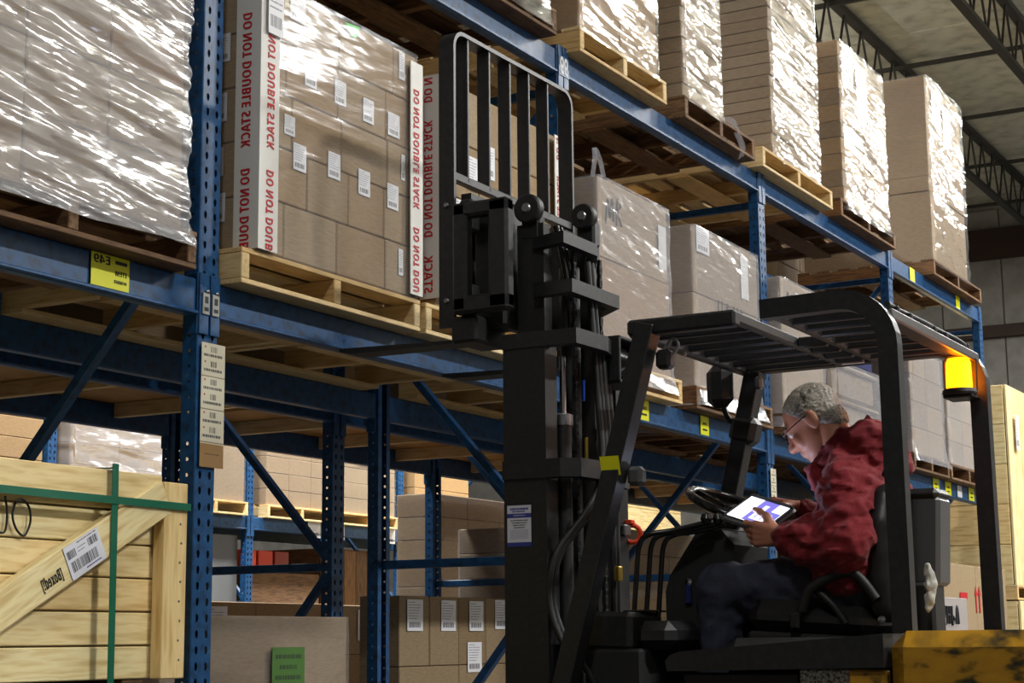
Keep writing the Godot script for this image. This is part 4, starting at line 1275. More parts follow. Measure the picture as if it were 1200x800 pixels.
	part(t, "guard_rail", box(Vector3(0.05, 0.05, 0.36), 0.008), M.guard, Vector3(4.8, 2.0, 1.445) - o)
	part(t, "guard_rail", box(Vector3(0.98, 0.05, 0.04), 0.006), M.guard, Vector3(5.3, 2.0, 1.275) - o)
	part(t, "guard_rail", box(Vector3(0.98, 0.035, 0.03), 0.006), M.guard, Vector3(5.3, 2.005, 1.61) - o)
	part(t, "guard_rail", box(Vector3(0.98, 0.035, 0.03), 0.006), M.guard, Vector3(5.3, 2.005, 1.74) - o)
	for x in [4.94, 5.07, 5.2, 5.33, 5.46, 5.59, 5.7]:
		part(t, "guard_slat", box(Vector3(0.03, 0.035, 0.34), 0.005), M.guard, Vector3(x, 2.0, 1.44) - o)
		part(t, "guard_slat", box(Vector3(0.03, 0.035, 0.28), 0.005), M.guard, Vector3(x, 2.005, 1.88) - o)
	for x in [5.33, 5.46, 5.59, 5.7]:
		part(t, "guard_slat", box(Vector3(0.03, 0.035, 0.1), 0.005), M.guard, Vector3(x, 2.0, 1.675) - o)
	for x in [4.9, 5.0, 5.16]:
		part(t, "bolt", lathe([Vector2(0.0, 0.008), Vector2(0.008, 0.007), Vector2(0.01, 0.0)], 10), M.steel, Vector3(x, 1.972, 1.29) - o, Vector3(PI, 0, 0))
	# rear cross plate of the guard with its harness
	part(t, "rear_crossbar", box(Vector3(0.96, 0.014, 0.12), 0.004), M.guard, Vector3(5.3, 1.985, 2.03) - o, Vector3(0.25, 0, 0))
	part(t, "rear_crossbar", box(Vector3(0.96, 0.03, 0.016), 0.004), M.steel, Vector3(5.3, 1.972, 2.09) - o)
	part(t, "wiring_harness", tube(smooth_path([Vector3(4.84, 2.005, 2.075), Vector3(5.0, 2.012, 2.06), Vector3(5.2, 2.0, 2.085), Vector3(5.4, 2.015, 2.06), Vector3(5.6, 2.0, 2.085), Vector3(5.76, 2.0, 2.06)], o), 0.009), M.rubber)
	for k in 7:
		part(t, "cable_tie", box(Vector3(0.02, 0.02, 0.035), 0.004), M.black, Vector3(4.92 + k * 0.13, 2.0, 2.07) - o)
	# pillars
	bar(t, "guard_pillar", Vector3(4.8, 2.01, 1.331) - o, Vector3(4.8, 0.5, 0.905) - o, 0.06, 0.07, M.guard, Vector3.BACK)
	bar(t, "guard_pillar", Vector3(5.77, 1.99, 1.3) - o, Vector3(5.77, 0.7, 0.985) - o, 0.06, 0.07, M.guard, Vector3.BACK)
	part(t, "inspection_sticker", card(0.065, 0.06), M.label_yellow, Vector3(4.763, 1.575, 1.207) - o, Vector3(0.27, -PI / 2, 0, ), "yellow inspection sticker")
	part(t, "switch_box", box(Vector3(0.05, 0.06, 0.05), 0.012), M.grey_plastic, Vector3(4.84, 1.545, 1.26) - o)
	part(t, "warning_sticker", card(0.085, 0.045), M.warning, Vector3(5.773, 2.01, 1.66) - o, Vector3(0, -PI / 2, 0), "orange and black warning sticker")
	part(t, "pillar_bracket", box(Vector3(0.05, 0.06, 0.05), 0.01), M.black, Vector3(4.83, 1.9, 1.37) - o)
	part(t, "pillar_hook", tube(smooth_path([Vector3(4.82, 1.93, 1.38), Vector3(4.82, 1.96, 1.4), Vector3(4.82, 1.94, 1.42), Vector3(4.82, 1.91, 1.4)], o), 0.005), M.steel)
	part(t, "mirror", box(Vector3(0.07, 0.16, 0.1), 0.03), M.black, Vector3(5.75, 1.945, 1.17) - o)
	part(t, "mirror_arm", tube(smooth_path([Vector3(5.75, 1.87, 1.18), Vector3(5.76, 1.82, 1.2), Vector3(5.77, 1.8, 1.25)], o), 0.01), M.black)
	part(t, "pillar_collar", box(Vector3(0.09, 0.1, 0.1), 0.02), M.black, Vector3(5.77, 1.78, 1.255) - o, Vector3(0.24, 0, 0))
	part(t, "small_lamp", box(Vector3(0.03, 0.045, 0.03), 0.008), M.steel, Vector3(5.72, 1.94, 1.33) - o)
	# work lamp beside the mast
	var wl := part(t, "work_lamp_bracket", side_shell(0.17, 0.15, 0.1), M.black, Vector3(5.24, 1.975, 1.01) - o)
	part(wl, "work_lamp", lathe([Vector2(0.0, 0.05), Vector2(0.045, 0.05), Vector2(0.055, 0.04), Vector2(0.05, -0.02), Vector2(0.02, -0.05), Vector2(0.0, -0.05)], 20), M.gloss_black, Vector3.ZERO, Vector3(-PI / 2, 0, 0))
	part(wl, "wire_guard", tube([Vector3(0.06, -0.05, 0.0), Vector3(0.06, -0.2, 0.01), Vector3(0.03, -0.26, 0.02)], 0.006), M.steel)
	part(t, "orange_reel", tube(ring(Vector3(5.47, 1.41, 0.94) - o, Vector3(-0.8, 0.0, 0.6), 0.03, 16), 0.009, 8, true), M.orange)
	part(t, "orange_tab", box(Vector3(0.03, 0.015, 0.03), 0.003), M.orange, Vector3(5.45, 1.45, 0.94) - o)
	part(t, "reel_bracket", box(Vector3(0.05, 0.04, 0.04), 0.005), M.steel, Vector3(5.42, 1.42, 0.93) - o)
	# ---- amber beacon on its bracket
	var bc := part(t, "beacon", lathe([Vector2(0.0, -0.02), Vector2(0.055, -0.02), Vector2(0.058, -0.012), Vector2(0.055, 0.0), Vector2(0.0, 0.0)], 28), M.black, Vector3(5.71, 1.86, 2.045) - o, Vector3.ZERO, "amber warning beacon")
	var amber := flat(Color(1.0, 0.5, 0.02), 0.3)
	amber.emission_enabled = true
	amber.emission = Color(1.0, 0.5, 0.02)
	amber.emission_energy_multiplier = 2.2
	var lens := part(bc, "beacon_lamp_lens", lathe([Vector2(0.043, 0.0), Vector2(0.043, 0.012), Vector2(0.041, 0.09), Vector2(0.034, 0.104), Vector2(0.0, 0.108)], 28), amber)
	part(bc, "beacon_guard", tube([Vector3(0.02, -0.01, -0.052), Vector3(0.02, 0.1, -0.054), Vector3(0.02, 0.118, -0.04), Vector3(0.02, 0.118, 0.04), Vector3(0.02, 0.1, 0.054), Vector3(0.02, -0.01, 0.052)], 0.004), M.black)
	part(bc, "beacon_bracket", box(Vector3(0.12, 0.01, 0.1), 0.003), M.black, Vector3(0.03, -0.025, 0))
	part(bc, "beacon_bracket", box(Vector3(0.01, 0.15, 0.07), 0.003), M.black, Vector3(0.085, 0.05, 0))
	var glow := OmniLight3D.new()
	glow.name = "beacon_glow"
	glow.light_color = Color(1.0, 0.5, 0.08)
	glow.light_energy = 0.01
	glow.light_size = 0.03
	glow.omni_range = 30.0
	glow.omni_attenuation = 2.0
	glow.shadow_enabled = true
	bc.add_child(glow)
	glow.position = Vector3(0, 0.05, 0)
	# ---- body
	part(t, "counterweight", box(Vector3(1.16, 0.72, 0.72), 0.045), M.yellow, Vector3(5.3, 0.705, 2.425) - o, Vector3.ZERO, "scuffed yellow counterweight")
	side_plate(t, "side_fender", [[1.4, 0.955], [1.395, 0.985], [1.41, 1.002], [1.44, 1.012], [2.055, 1.058], [2.055, 0.965]], 4.72, 5.02, M.guard)
	part(t, "side_panel", box(Vector3(0.04, 0.45, 0.11), 0.006), M.yellow, Vector3(4.76, 0.735, 2.0) - o)
	part(t, "data_plate", box(Vector3(0.02, 0.3, 0.15), 0.004), M.white_worn, Vector3(4.77, 0.81, 1.87) - o)
	part(t, "side_panel", box(Vector3(0.04, 0.4, 0.36), 0.006), M.black, Vector3(4.79, 0.75, 1.61) - o)
	part(t, "engine_hood", box(Vector3(0.78, 0.36, 0.56), 0.03), M.black_matt, Vector3(5.31, 0.87, 1.78) - o)
	part(t, "floor_plate", box(Vector3(1.0, 0.03, 0.6), 0.004), M.black_matt, Vector3(5.3, 0.66, 1.28) - o)
	part(t, "chassis", box(Vector3(0.96, 0.35, 1.35), 0.02), M.yellow, Vector3(5.3, 0.46, 1.6) - o)
	for w in [[4.86, 0.97, 0.3, 0.2], [5.74, 0.97, 0.3, 0.2], [4.88, 2.35, 0.24, 0.18], [5.72, 2.35, 0.24, 0.18]]:
		var tyre := part(t, "wheel", lathe([Vector2(w[2] * 0.55, -w[3] / 2), Vector2(w[2] * 0.95, -w[3] / 2), Vector2(w[2], -w[3] / 2 + 0.03), Vector2(w[2], w[3] / 2 - 0.03), Vector2(w[2] * 0.95, w[3] / 2), Vector2(w[2] * 0.55, w[3] / 2)], 32), M.rubber, Vector3(w[0], w[2] + 0.003, w[1]) - o, Vector3(0, 0, PI / 2))
		part(tyre, "rim", lathe([Vector2(0.0, -w[3] * 0.3), Vector2(w[2] * 0.56, -w[3] * 0.3), Vector2(w[2] * 0.56, w[3] * 0.3), Vector2(0.0, w[3] * 0.3)], 24), M.steel)
	# ---- controls
	side_plate(t, "console", [[1.19, 0.66], [1.185, 1.2], [1.2, 1.25], [1.296, 1.385], [1.385, 1.395], [1.43, 1.345], [1.4, 1.2], [1.33, 0.95], [1.33, 0.66]], 5.2, 5.5, M.black_matt)
	part(t, "dash_panel", box(Vector3(0.26, 0.004, 0.085), 0.001), M.grey_plastic, Vector3(5.35, 1.394, 1.34) - o, Vector3(-0.1, 0, 0))
	part(t, "dash_label", box(Vector3(0.12, 0.003, 0.05), 0.0), flat(Color(0.62, 0.5, 0.42), 0.6), Vector3(5.28, 1.398, 1.33) - o, Vector3(-0.1, 0, 0))
	part(t, "ignition_key", box(Vector3(0.012, 0.06, 0.022), 0.003), flat(Color(0.08, 0.13, 0.35), 0.4), Vector3(5.19, 1.19, 1.27) - o)
	part(t, "ignition_lock", lathe([Vector2(0.0, 0.01), Vector2(0.012, 0.008), Vector2(0.014, 0.0)], 14), M.chrome, Vector3(5.198, 1.23, 1.27) - o, Vector3(0, 0, PI / 2))
	var sw := part(t, "steering_wheel", tube(ring(Vector3.ZERO, Vector3(0, 1, 0), 0.155, 36), 0.015, 10, true), M.gloss_black, Vector3(5.36, 1.475, 1.37) - o, Vector3(0.42, 0, 0.1))
	for k in 3:
		var an := TAU * k / 3.0 + 0.5
		bar(sw, "spoke", Vector3(cos(an), 0, sin(an)) * 0.15, Vector3(cos(an), -0.25, sin(an)) * 0.04, 0.02, 0.012, M.gloss_black)
	part(sw, "hub", lathe([Vector2(0.0, 0.01), Vector2(0.035, 0.005), Vector2(0.045, -0.02), Vector2(0.03, -0.1), Vector2(0.0, -0.1)], 20), M.gloss_black)
	part(sw, "spinner_knob", lathe([Vector2(0.0, 0.055), Vector2(0.02, 0.045), Vector2(0.022, 0.025), Vector2(0.01, 0.01), Vector2(0.0, 0.0)], 16), M.gloss_black, Vector3(-0.12, 0.0, 0.1))
	part(t, "steering_column", tube([Vector3(5.36, 1.38, 1.33) - o, Vector3(5.36, 1.12, 1.22) - o], 0.035, 16), M.black)
	part(t, "valve_cover", box(Vector3(0.24, 0.12, 0.18), 0.015), M.guard, Vector3(5.03, 1.075, 1.105) - o, Vector3(0.03, 0, 0))
	part(t, "valve_cover", box(Vector3(0.24, 0.09, 0.14), 0.03), M.guard, Vector3(5.06, 1.06, 1.255) - o)
	part(t, "valve_cover", box(Vector3(0.26, 0.4, 0.2), 0.01), M.black_matt, Vector3(5.04, 0.82, 1.13) - o)
	part(t, "lever_slot", box(Vector3(0.16, 0.006, 0.08), 0.002), M.rubber, Vector3(5.09, 1.137, 1.16) - o)
	for k in 3:
		var x := 5.03 + k * 0.045
		var dz := k * 0.022
		part(t, "control_lever", tube(smooth_path([Vector3(x, 1.12, 1.15 + dz), Vector3(x, 1.25, 1.162 + dz), Vector3(x + 0.005, 1.345, 1.172 + dz), Vector3(x + 0.02, 1.378, 1.2 + dz), Vector3(x + 0.05, 1.39, 1.27 + dz), Vector3(x + 0.08, 1.41, 1.36 + dz)], o), 0.0085), M.gloss_black)
		part(t, "lever_knob", lathe([Vector2(0.0, 0.022), Vector2(0.016, 0.014), Vector2(0.02, 0.0), Vector2(0.014, -0.016), Vector2(0.0, -0.02)], 14), M.gloss_black, Vector3(x + 0.085, 1.425, 1.372 + dz) - o)
	# ---- seat
	var seat := part(t, "seat_cushion", box(Vector3(0.46, 0.11, 0.42), 0.045), M.vinyl, Vector3(5.31, 1.105, 1.71) - o, Vector3(0.06, 0, 0))
	part(seat, "seat_base", box(Vector3(0.44, 0.05, 0.4), 0.01), M.black_matt, Vector3(0, -0.07, 0))
	var sb := fresh()
	var slab := []
	for k in 5:
		var yy := 1.13 + k * 0.085
		var zz: float = [1.945, 1.935, 1.935, 1.94, 1.95][k]
		slab.append(["c", Vector3(5.13 + (0.02 if k == 4 else 0.0), yy, zz), 0.035, Vector3(5.49 - (0.02 if k == 4 else 0.0), yy, zz), 0.035])
	nets(slab, 0.04, 0.012, sb, Transform3D(Basis.IDENTITY, -o))
	part(t, "seat_backrest", net_mesh(sb), M.vinyl)
	for s in [-1, 1]:
		part(t, "seat_hip_guard", tube(smooth_path([Vector3(5.31 + s * 0.24, 1.16, 1.93), Vector3(5.31 + s * 0.255, 1.24, 1.86), Vector3(5.31 + s * 0.255, 1.2, 1.74), Vector3(5.31 + s * 0.25, 1.13, 1.7)], o), 0.016), M.rubber)
	part(t, "seat_belt", tube(smooth_path([Vector3(5.08, 1.09, 1.83), Vector3(5.07, 1.15, 1.79), Vector3(5.075, 1.19, 1.73), Vector3(5.07, 1.13, 1.69), Vector3(5.075, 1.08, 1.67)], o), 0.012), M.rubber)
	part(t, "belt_buckle", box(Vector3(0.02, 0.05, 0.03), 0.005), M.black, Vector3(5.065, 1.1, 1.675) - o)
	part(t, "bolt", lathe([Vector2(0.0, 0.01), Vector2(0.01, 0.008), Vector2(0.012, 0.0)], 12), M.chrome, Vector3(5.07, 1.1, 1.945) - o, Vector3(0, 0, PI / 2))
	part(t, "document_bin", box(Vector3(0.13, 0.27, 0.095), 0.012), M.grey_plastic, Vector3(5.25, 1.335, 2.05) - o, Vector3(0.05, 0, 0), "grey plastic document bin")
	part(t, "bin_lid", box(Vector3(0.15, 0.035, 0.105), 0.015), M.black, Vector3(5.25, 1.475, 2.05) - o)
	var rag := fresh()
	nets([["c", Vector3(5.0, 1.25, 2.11), 0.012, Vector3(5.0, 1.2, 2.118), 0.015], ["c", Vector3(5.0, 1.2, 2.118), 0.015, Vector3(5.0, 1.15, 2.112), 0.01], ["c", Vector3(5.0, 1.16, 2.112), 0.01, Vector3(5.0, 1.13, 2.105), 0.012]], 0.006, 0.006, rag, Transform3D(Basis.IDENTITY, -o), 0.008, Vector3(40, 25, 40))
	part(t, "rag", net_mesh(rag), flat(Color(0.7, 0.7, 0.68), 0.8), Vector3.ZERO, Vector3.ZERO, "pale rag")
	part(t, "seat_post", box(Vector3(0.12, 0.16, 0.08), 0.01), M.black_matt, Vector3(5.22, 1.13, 2.04) - o)

func side_outline(zy: Array, w: float) -> Mesh:
	var pts := []
	for p in zy:
		pts.append(Vector2(-p[0], p[1]))
	return extrude(pts, w)

func side_shell(w: float, h: float, d: float) -> Mesh:
	var st := begin()
	add_box(st, Vector3(0, h / 2, 0), Vector3(w, 0.012, d), 0.003)
	add_box(st, Vector3(-w / 2, 0, 0), Vector3(0.012, h, d), 0.003)
	add_box(st, Vector3(w / 2, 0, 0), Vector3(0.012, h, d), 0.003)
	add_box(st, Vector3(0, -h / 2, 0), Vector3(w, 0.012, d), 0.003)
	return st.commit()

func ring(c: Vector3, n: Vector3, r: float, k: int) -> Array:
	n = n.normalized()
	var a := n.cross(Vector3.RIGHT if absf(n.x) < 0.9 else Vector3.UP).normalized()
	var b := n.cross(a)
	var out := []
	for i in k:
		out.append(c + (a * cos(TAU * i / k) + b * sin(TAU * i / k)) * r)
	return out

func smooth_path(pts: Array, o := Vector3.ZERO, steps := 6) -> Array:
	var out := []
	var n := pts.size()
	for i in n - 1:
		var p0: Vector3 = pts[maxi(i - 1, 0)]
		var p1: Vector3 = pts[i]
		var p2: Vector3 = pts[i + 1]
		var p3: Vector3 = pts[mini(i + 2, n - 1)]
		for k in steps:
			var s := float(k) / steps
			out.append(0.5 * ((2.0 * p1) + (p2 - p0) * s + (2.0 * p0 - 5.0 * p1 + 4.0 * p2 - p3) * s * s + (3.0 * p1 - p0 - 3.0 * p2 + p3) * s * s * s) - o)
	out.append(pts[-1] - o)
	return out

# ==================================================================== driver and tablet
# smooth union of tapered capsules ["c", a, ra, b, rb] and ellipsoids ["e", centre, radii], meshed as surface nets
func nets(prims: Array, k: float, cell: float, out: Dictionary, xf := Transform3D.IDENTITY, fold := 0.0, fold_f := Vector3.ONE, cuts := [], seed_ := 1) -> void:
	var lo := Vector3.INF
	var hi := -Vector3.INF
	for p in prims:
		if p[0] == "c":
			var r := maxf(p[2], p[4])
			lo = lo.min(p[1] - Vector3.ONE * r).min(p[3] - Vector3.ONE * r)
			hi = hi.max(p[1] + Vector3.ONE * r).max(p[3] + Vector3.ONE * r)
		else:
			lo = lo.min(p[1] - p[2])
			hi = hi.max(p[1] + p[2])
	var pad := Vector3.ONE * (cell * 3 + k)
	lo -= pad
	hi += pad
	var n := Vector3i(((hi - lo) / cell).ceil()) + Vector3i.ONE
	var sx := 1
	var sy := n.x
	var sz := n.x * n.y
	var F := PackedFloat32Array()
	F.resize(n.x * n.y * n.z)
	var reach := k * 4.0 + cell * 2.0
	for p in prims:
		var a: Vector3
		var b: Vector3
		if p[0] == "c":
			var r := maxf(p[2], p[4])
			a = p[1].min(p[3]) - Vector3.ONE * (r + reach)
			b = p[1].max(p[3]) + Vector3.ONE * (r + reach)
		else:
			a = p[1] - p[2] - Vector3.ONE * reach
			b = p[1] + p[2] + Vector3.ONE * reach
		var i0 := Vector3i(((a - lo) / cell).floor()).clamp(Vector3i.ZERO, n - Vector3i.ONE)
		var i1 := Vector3i(((b - lo) / cell).ceil()).clamp(Vector3i.ZERO, n - Vector3i.ONE)
		var cap: bool = p[0] == "c"
		var pa: Vector3 = p[1]
		var ba := Vector3.ZERO
		var bb := 1.0
		var ra := 0.0
		var dr := 0.0
		var rad := Vector3.ONE
		if cap:
			ba = p[3] - p[1]
			bb = maxf(1e-9, ba.length_squared())
			ra = p[2]
			dr = p[4] - p[2]
		else:
			rad = p[2]
		for z in range(i0.z, i1.z + 1):
			for y in range(i0.y, i1.y + 1):
				var at := i0.x + y * sy + z * sz
				for x in range(i0.x, i1.x + 1):
					var q := lo + Vector3(x, y, z) * cell - pa
					var d: float
					if cap:
						var h := clampf(q.dot(ba) / bb, 0.0, 1.0)
						d = (q - ba * h).length() - ra - dr * h
					else:
						var e := q / rad
						var k0 := e.length()
						var k1 := (e / rad).length()
						d = k0 * (k0 - 1.0) / maxf(k1, 1e-6)
					F[at] += exp(-d / k)
					at += 1
	var no := FastNoiseLite.new()
	no.seed = seed_
	no.frequency = 1.0
	no.fractal_octaves = 2
	for z in n.z:
		for y in n.y:
			for x in n.x:
				var at := x + y * sy + z * sz
				var v := F[at]
				var d := -k * log(v) if v > 1e-30 else 1.0
				if fold > 0.0 and absf(d) < fold * 2.0 + cell * 2.0:
					var q := (lo + Vector3(x, y, z) * cell) * fold_f
					d += fold * no.get_noise_3dv(q)
				if cuts.size():
					var q := lo + Vector3(x, y, z) * cell
					for c in cuts:
						d = maxf(d, c[1] - c[0].dot(q))
				F[at] = d
	var V: PackedVector3Array = out.v
	var N: PackedVector3Array = out.n
	var I: PackedInt32Array = out.i
	var ids := {}
	var co := [0, sx, sy, sx + sy, sz, sx + sz, sy + sz, sx + sy + sz]
	for z in n.z - 1:
		for y in n.y - 1:
			for x in n.x - 1:
				var at := x + y * sy + z * sz
				var neg := 0
				for c in 8:
					if F[at + co[c]] < 0.0:
						neg += 1
				if neg == 0 or neg == 8:
					continue
				var sum := Vector3.ZERO
				var cnt := 0
				for e in [[0, 1], [2, 3], [4, 5], [6, 7], [0, 2], [1, 3], [4, 6], [5, 7], [0, 4], [1, 5], [2, 6], [3, 7]]:
					var fa: float = F[at + co[e[0]]]
					var fb: float = F[at + co[e[1]]]
					if (fa < 0.0) == (fb < 0.0):
						continue
					var pa := Vector3(e[0] & 1, (e[0] >> 1) & 1, (e[0] >> 2) & 1)
					var pb := Vector3(e[1] & 1, (e[1] >> 1) & 1, (e[1] >> 2) & 1)
					sum += pa.lerp(pb, fa / (fa - fb))
					cnt += 1
				var f0: float = F[at]
				var g := Vector3(F[at + co[1]] + F[at + co[3]] + F[at + co[5]] + F[at + co[7]] - f0 - F[at + co[2]] - F[at + co[4]] - F[at + co[6]], F[at + co[2]] + F[at + co[3]] + F[at + co[6]] + F[at + co[7]] - f0 - F[at + co[1]] - F[at + co[4]] - F[at + co[5]], F[at + co[4]] + F[at + co[5]] + F[at + co[6]] + F[at + co[7]] - f0 - F[at + co[1]] - F[at + co[2]] - F[at + co[3]])
				ids[at] = V.size()
				V.append(xf * (lo + (Vector3(x, y, z) + sum / cnt) * cell))
				N.append((xf.basis * g).normalized())
	for at in ids:
		var f0 := F[at] < 0.0
		for ax in 3:
			var s1: int = [sx, sy, sz][ax]
			var u: int = [sy, sz, sx][ax]
			var w: int = [sz, sx, sy][ax]
			if (F[at + s1] < 0.0) == f0:
				continue
			if not (ids.has(at - u) and ids.has(at - w) and ids.has(at - u - w)):
				continue
			var q := [ids[at], ids[at - u], ids[at - u - w], ids[at - w]]
			if f0:
				I.append_array([q[0], q[2], q[1], q[0], q[3], q[2]])
			else:
				I.append_array([q[0], q[1], q[2], q[0], q[2], q[3]])
	out.v = V
	out.n = N
	out.i = I

func net_mesh(out: Dictionary) -> Mesh:
	var arr := []
	arr.resize(Mesh.ARRAY_MAX)
	arr[Mesh.ARRAY_VERTEX] = out.v
	arr[Mesh.ARRAY_NORMAL] = out.n
	arr[Mesh.ARRAY_INDEX] = out.i
	var am := ArrayMesh.new()
	am.add_surface_from_arrays(Mesh.PRIMITIVE_TRIANGLES, arr)
	return am

func fresh() -> Dictionary:
	return {"v": PackedVector3Array(), "n": PackedVector3Array(), "i": PackedInt32Array()}

# a hand: palm plus five jointed fingers. along: wrist to knuckles, back: out of the back of the hand, thumb: towards the thumb
func hand(wrist: Vector3, along: Vector3, back: Vector3, thumb: Vector3, curls: Array, thumb_curl: float) -> Array:
	along = along.normalized()
	back = (back - along * back.dot(along)).normalized()
	thumb = (thumb - along * thumb.dot(along) - back * thumb.dot(back)).normalized()
	var out := []
	for s in [-1.0, -0.33, 0.33, 1.0]:
		out.append(["c", wrist + thumb * s * 0.014, 0.019, wrist + along * 0.085 + thumb * s * 0.029, 0.0125])
	var len_ := [[0.040, 0.025, 0.019], [0.044, 0.028, 0.02], [0.041, 0.026, 0.019], [0.032, 0.02, 0.017]]
	for f in 4:
		var p: Vector3 = wrist + along * (0.088 - 0.004 * absf(f - 1.0)) + thumb * (0.030 - 0.02 * f)
		var ang := 0.0
		var rr := 0.0098 - 0.0006 * f
		for j in 3:
			ang += curls[f] * [0.7, 1.1, 0.8][j]
			var dir := along * cos(ang) - back * sin(ang)
			var q: Vector3 = p + dir * len_[f][j]
			out.append(["c", p, rr, q, rr * 0.92])
			p = q
			rr *= 0.93
	var tp := wrist + along * 0.028 + thumb * 0.026 - back * 0.006
	var td := (along * 0.75 + thumb * 0.75 - back * 0.35).normalized()
	var a1 := tp + td * 0.04
	out.append(["c", tp, 0.016, a1, 0.0125])
	td = (td * cos(thumb_curl) + (along * 0.9 - thumb * 0.4 - back * 0.2).normalized() * sin(thumb_curl)).normalized()
	var a2 := a1 + td * 0.032
	out.append(["c", a1, 0.0115, a2, 0.0105])
	td = (td + (along - thumb * 0.5) * 0.3 * thumb_curl).normalized()
	out.append(["c", a2, 0.0102, a2 + td * 0.025, 0.0085])
	return out

func driver() -> void:
	var o := Vector3(5.31, 1.16, 1.75)
	var t := thing("person", "seated driver in a dark red hooded top and dark jeans holding a tablet", "person", o)
	var back_to := Transform3D(Basis.IDENTITY, -o)
	var skin := flat(Color(0.70, 0.47, 0.38), 0.5)
	skin.subsurf_scatter_enabled = true
	skin.subsurf_scatter_strength = 0.08
	# joints
	var sh_l := Vector3(5.12, 1.515, 1.83)
	var sh_r := Vector3(5.5, 1.515, 1.83)
	var el_l := Vector3(5.045, 1.315, 1.855)
	var el_r := Vector3(5.575, 1.33, 1.8)
	var wr_l := Vector3(5.095, 1.36, 1.625)
	var wr_r := Vector3(5.44, 1.47, 1.56)
	var hip_l := Vector3(5.21, 1.21, 1.82)
	var hip_r := Vector3(5.41, 1.21, 1.82)
	var kn_l := Vector3(5.2, 1.205, 1.375)
	var kn_r := Vector3(5.43, 1.215, 1.375)
	var an_l := Vector3(5.2, 0.77, 1.37)
	var an_r := Vector3(5.43, 0.77, 1.33)
	# ---- body: one surface
	var body := fresh()
	var hx := Transform3D(Basis(Vector3.RIGHT, -0.62), Vector3(5.31, 1.735, 1.675))
	var head := [["e", Vector3(0, 0.035, 0.012), Vector3(0.075, 0.084, 0.097)], ["e", Vector3(0, -0.03, -0.025), Vector3(0.06, 0.085, 0.068)], ["e", Vector3(0, -0.078, -0.04), Vector3(0.046, 0.038, 0.046)], ["c", Vector3(0, 0.012, -0.092), 0.009, Vector3(0, -0.026, -0.112), 0.0135], ["c", Vector3(-0.014, -0.032, -0.098), 0.008, Vector3(0.014, -0.032, -0.098), 0.008], ["c", Vector3(-0.034, 0.024, -0.08), 0.012, Vector3(0.034, 0.024, -0.08), 0.012], ["e", Vector3(-0.076, -0.012, 0.014), Vector3(0.01, 0.033, 0.02)], ["e", Vector3(0.076, -0.012, 0.014), Vector3(0.01, 0.033, 0.02)], ["c", Vector3(-0.02, -0.062, -0.086), 0.0075, Vector3(0.02, -0.062, -0.086), 0.0075], ["c", Vector3(-0.017, -0.074, -0.084), 0.0075, Vector3(0.017, -0.074, -0.084), 0.0075], ["e", Vector3(0, -0.102, -0.068), Vector3(0.022, 0.018, 0.02)], ["e", Vector3(-0.036, -0.03, -0.066), Vector3(0.022, 0.026, 0.02)], ["e", Vector3(0.036, -0.03, -0.066), Vector3(0.022, 0.026, 0.02)]]
	nets(head, 0.005, 0.004, body, back_to * hx)
	nets([["c", hx * Vector3(0, -0.05, 0.03), 0.056, Vector3(5.31, 1.57, 1.8), 0.064], ["c", Vector3(5.31, 1.57, 1.8), 0.06, Vector3(5.31, 1.3, 1.83), 0.1], ["c", sh_l, 0.045, el_l, 0.04], ["c", el_l, 0.04, wr_l, 0.028], ["c", sh_r, 0.045, el_r, 0.04], ["c", el_r, 0.04, wr_r, 0.028], ["c", sh_l, 0.05, sh_r, 0.05], ["c", Vector3(5.31, 1.3, 1.83), 0.1, hip_l, 0.09], ["c", Vector3(5.31, 1.3, 1.83), 0.1, hip_r, 0.09], ["c", hip_l, 0.07, kn_l, 0.05], ["c", hip_r, 0.07, kn_r, 0.05], ["c", kn_l, 0.05, an_l, 0.038], ["c", kn_r, 0.05, an_r, 0.038]], 0.014, 0.014, body, back_to)
	nets(hand(wr_l, Vector3(0.14, 0.12, -1), Vector3(-1, -0.25, -0.1), Vector3(-0.1, 1, 0.1), [0.35, 0.62, 0.7, 0.72], 0.5), 0.0035, 0.003, body, back_to)
	nets(hand(wr_r, Vector3(-0.55, 0.25, -1), Vector3(0.25, 1, 0.1), Vector3(-1, 0.1, 0.5), [0.45, 0.5, 0.55, 0.6], 0.6), 0.0035, 0.003, body, back_to)
	part(t, "body", net_mesh(body), skin)
	# ---- hair: grey, thin on top
	var hair := fresh()
	nets([["e", Vector3(0, 0.036, 0.014), Vector3(0.0765, 0.087, 0.0985)], ["e", Vector3(0, -0.03, 0.055), Vector3(0.06, 0.054, 0.047)], ["e", Vector3(-0.066, 0.012, 0.0), Vector3(0.013, 0.04, 0.03)], ["e", Vector3(0.066, 0.012, 0.0), Vector3(0.013, 0.04, 0.03)]], 0.006, 0.0035, hair, back_to * hx, 0.004, Vector3(90, 60, 40), [[Vector3(0, 0.55, 0.835).normalized(), -0.004]])
	part(t, "hair", net_mesh(hair), grained(noise_tex(0.06, 91, [Color(0.42, 0.39, 0.35), Color(0.56, 0.53, 0.49), Color(0.72, 0.7, 0.66)], [0.25, 0.5, 0.8]), 0.55, Vector3(10, 10, 5)), Vector3.ZERO, Vector3.ZERO, "short grey hair")
	# ---- glasses
	var gl := begin()
	for s in [-1, 1]:
		add_tube(gl, ring(hx * Vector3(s * 0.032, 0.008, -0.104) - o, hx.basis * Vector3(s * 0.12, 0.05, -1), 0.021, 20), 0.0014, 6, true)
		add_tube(gl, [hx * Vector3(s * 0.054, 0.012, -0.1) - o, hx * Vector3(s * 0.074, 0.012, -0.06) - o, hx * Vector3(s * 0.082, 0.01, 0.0) - o, hx * Vector3(s * 0.082, -0.004, 0.025) - o], 0.0018, 6)
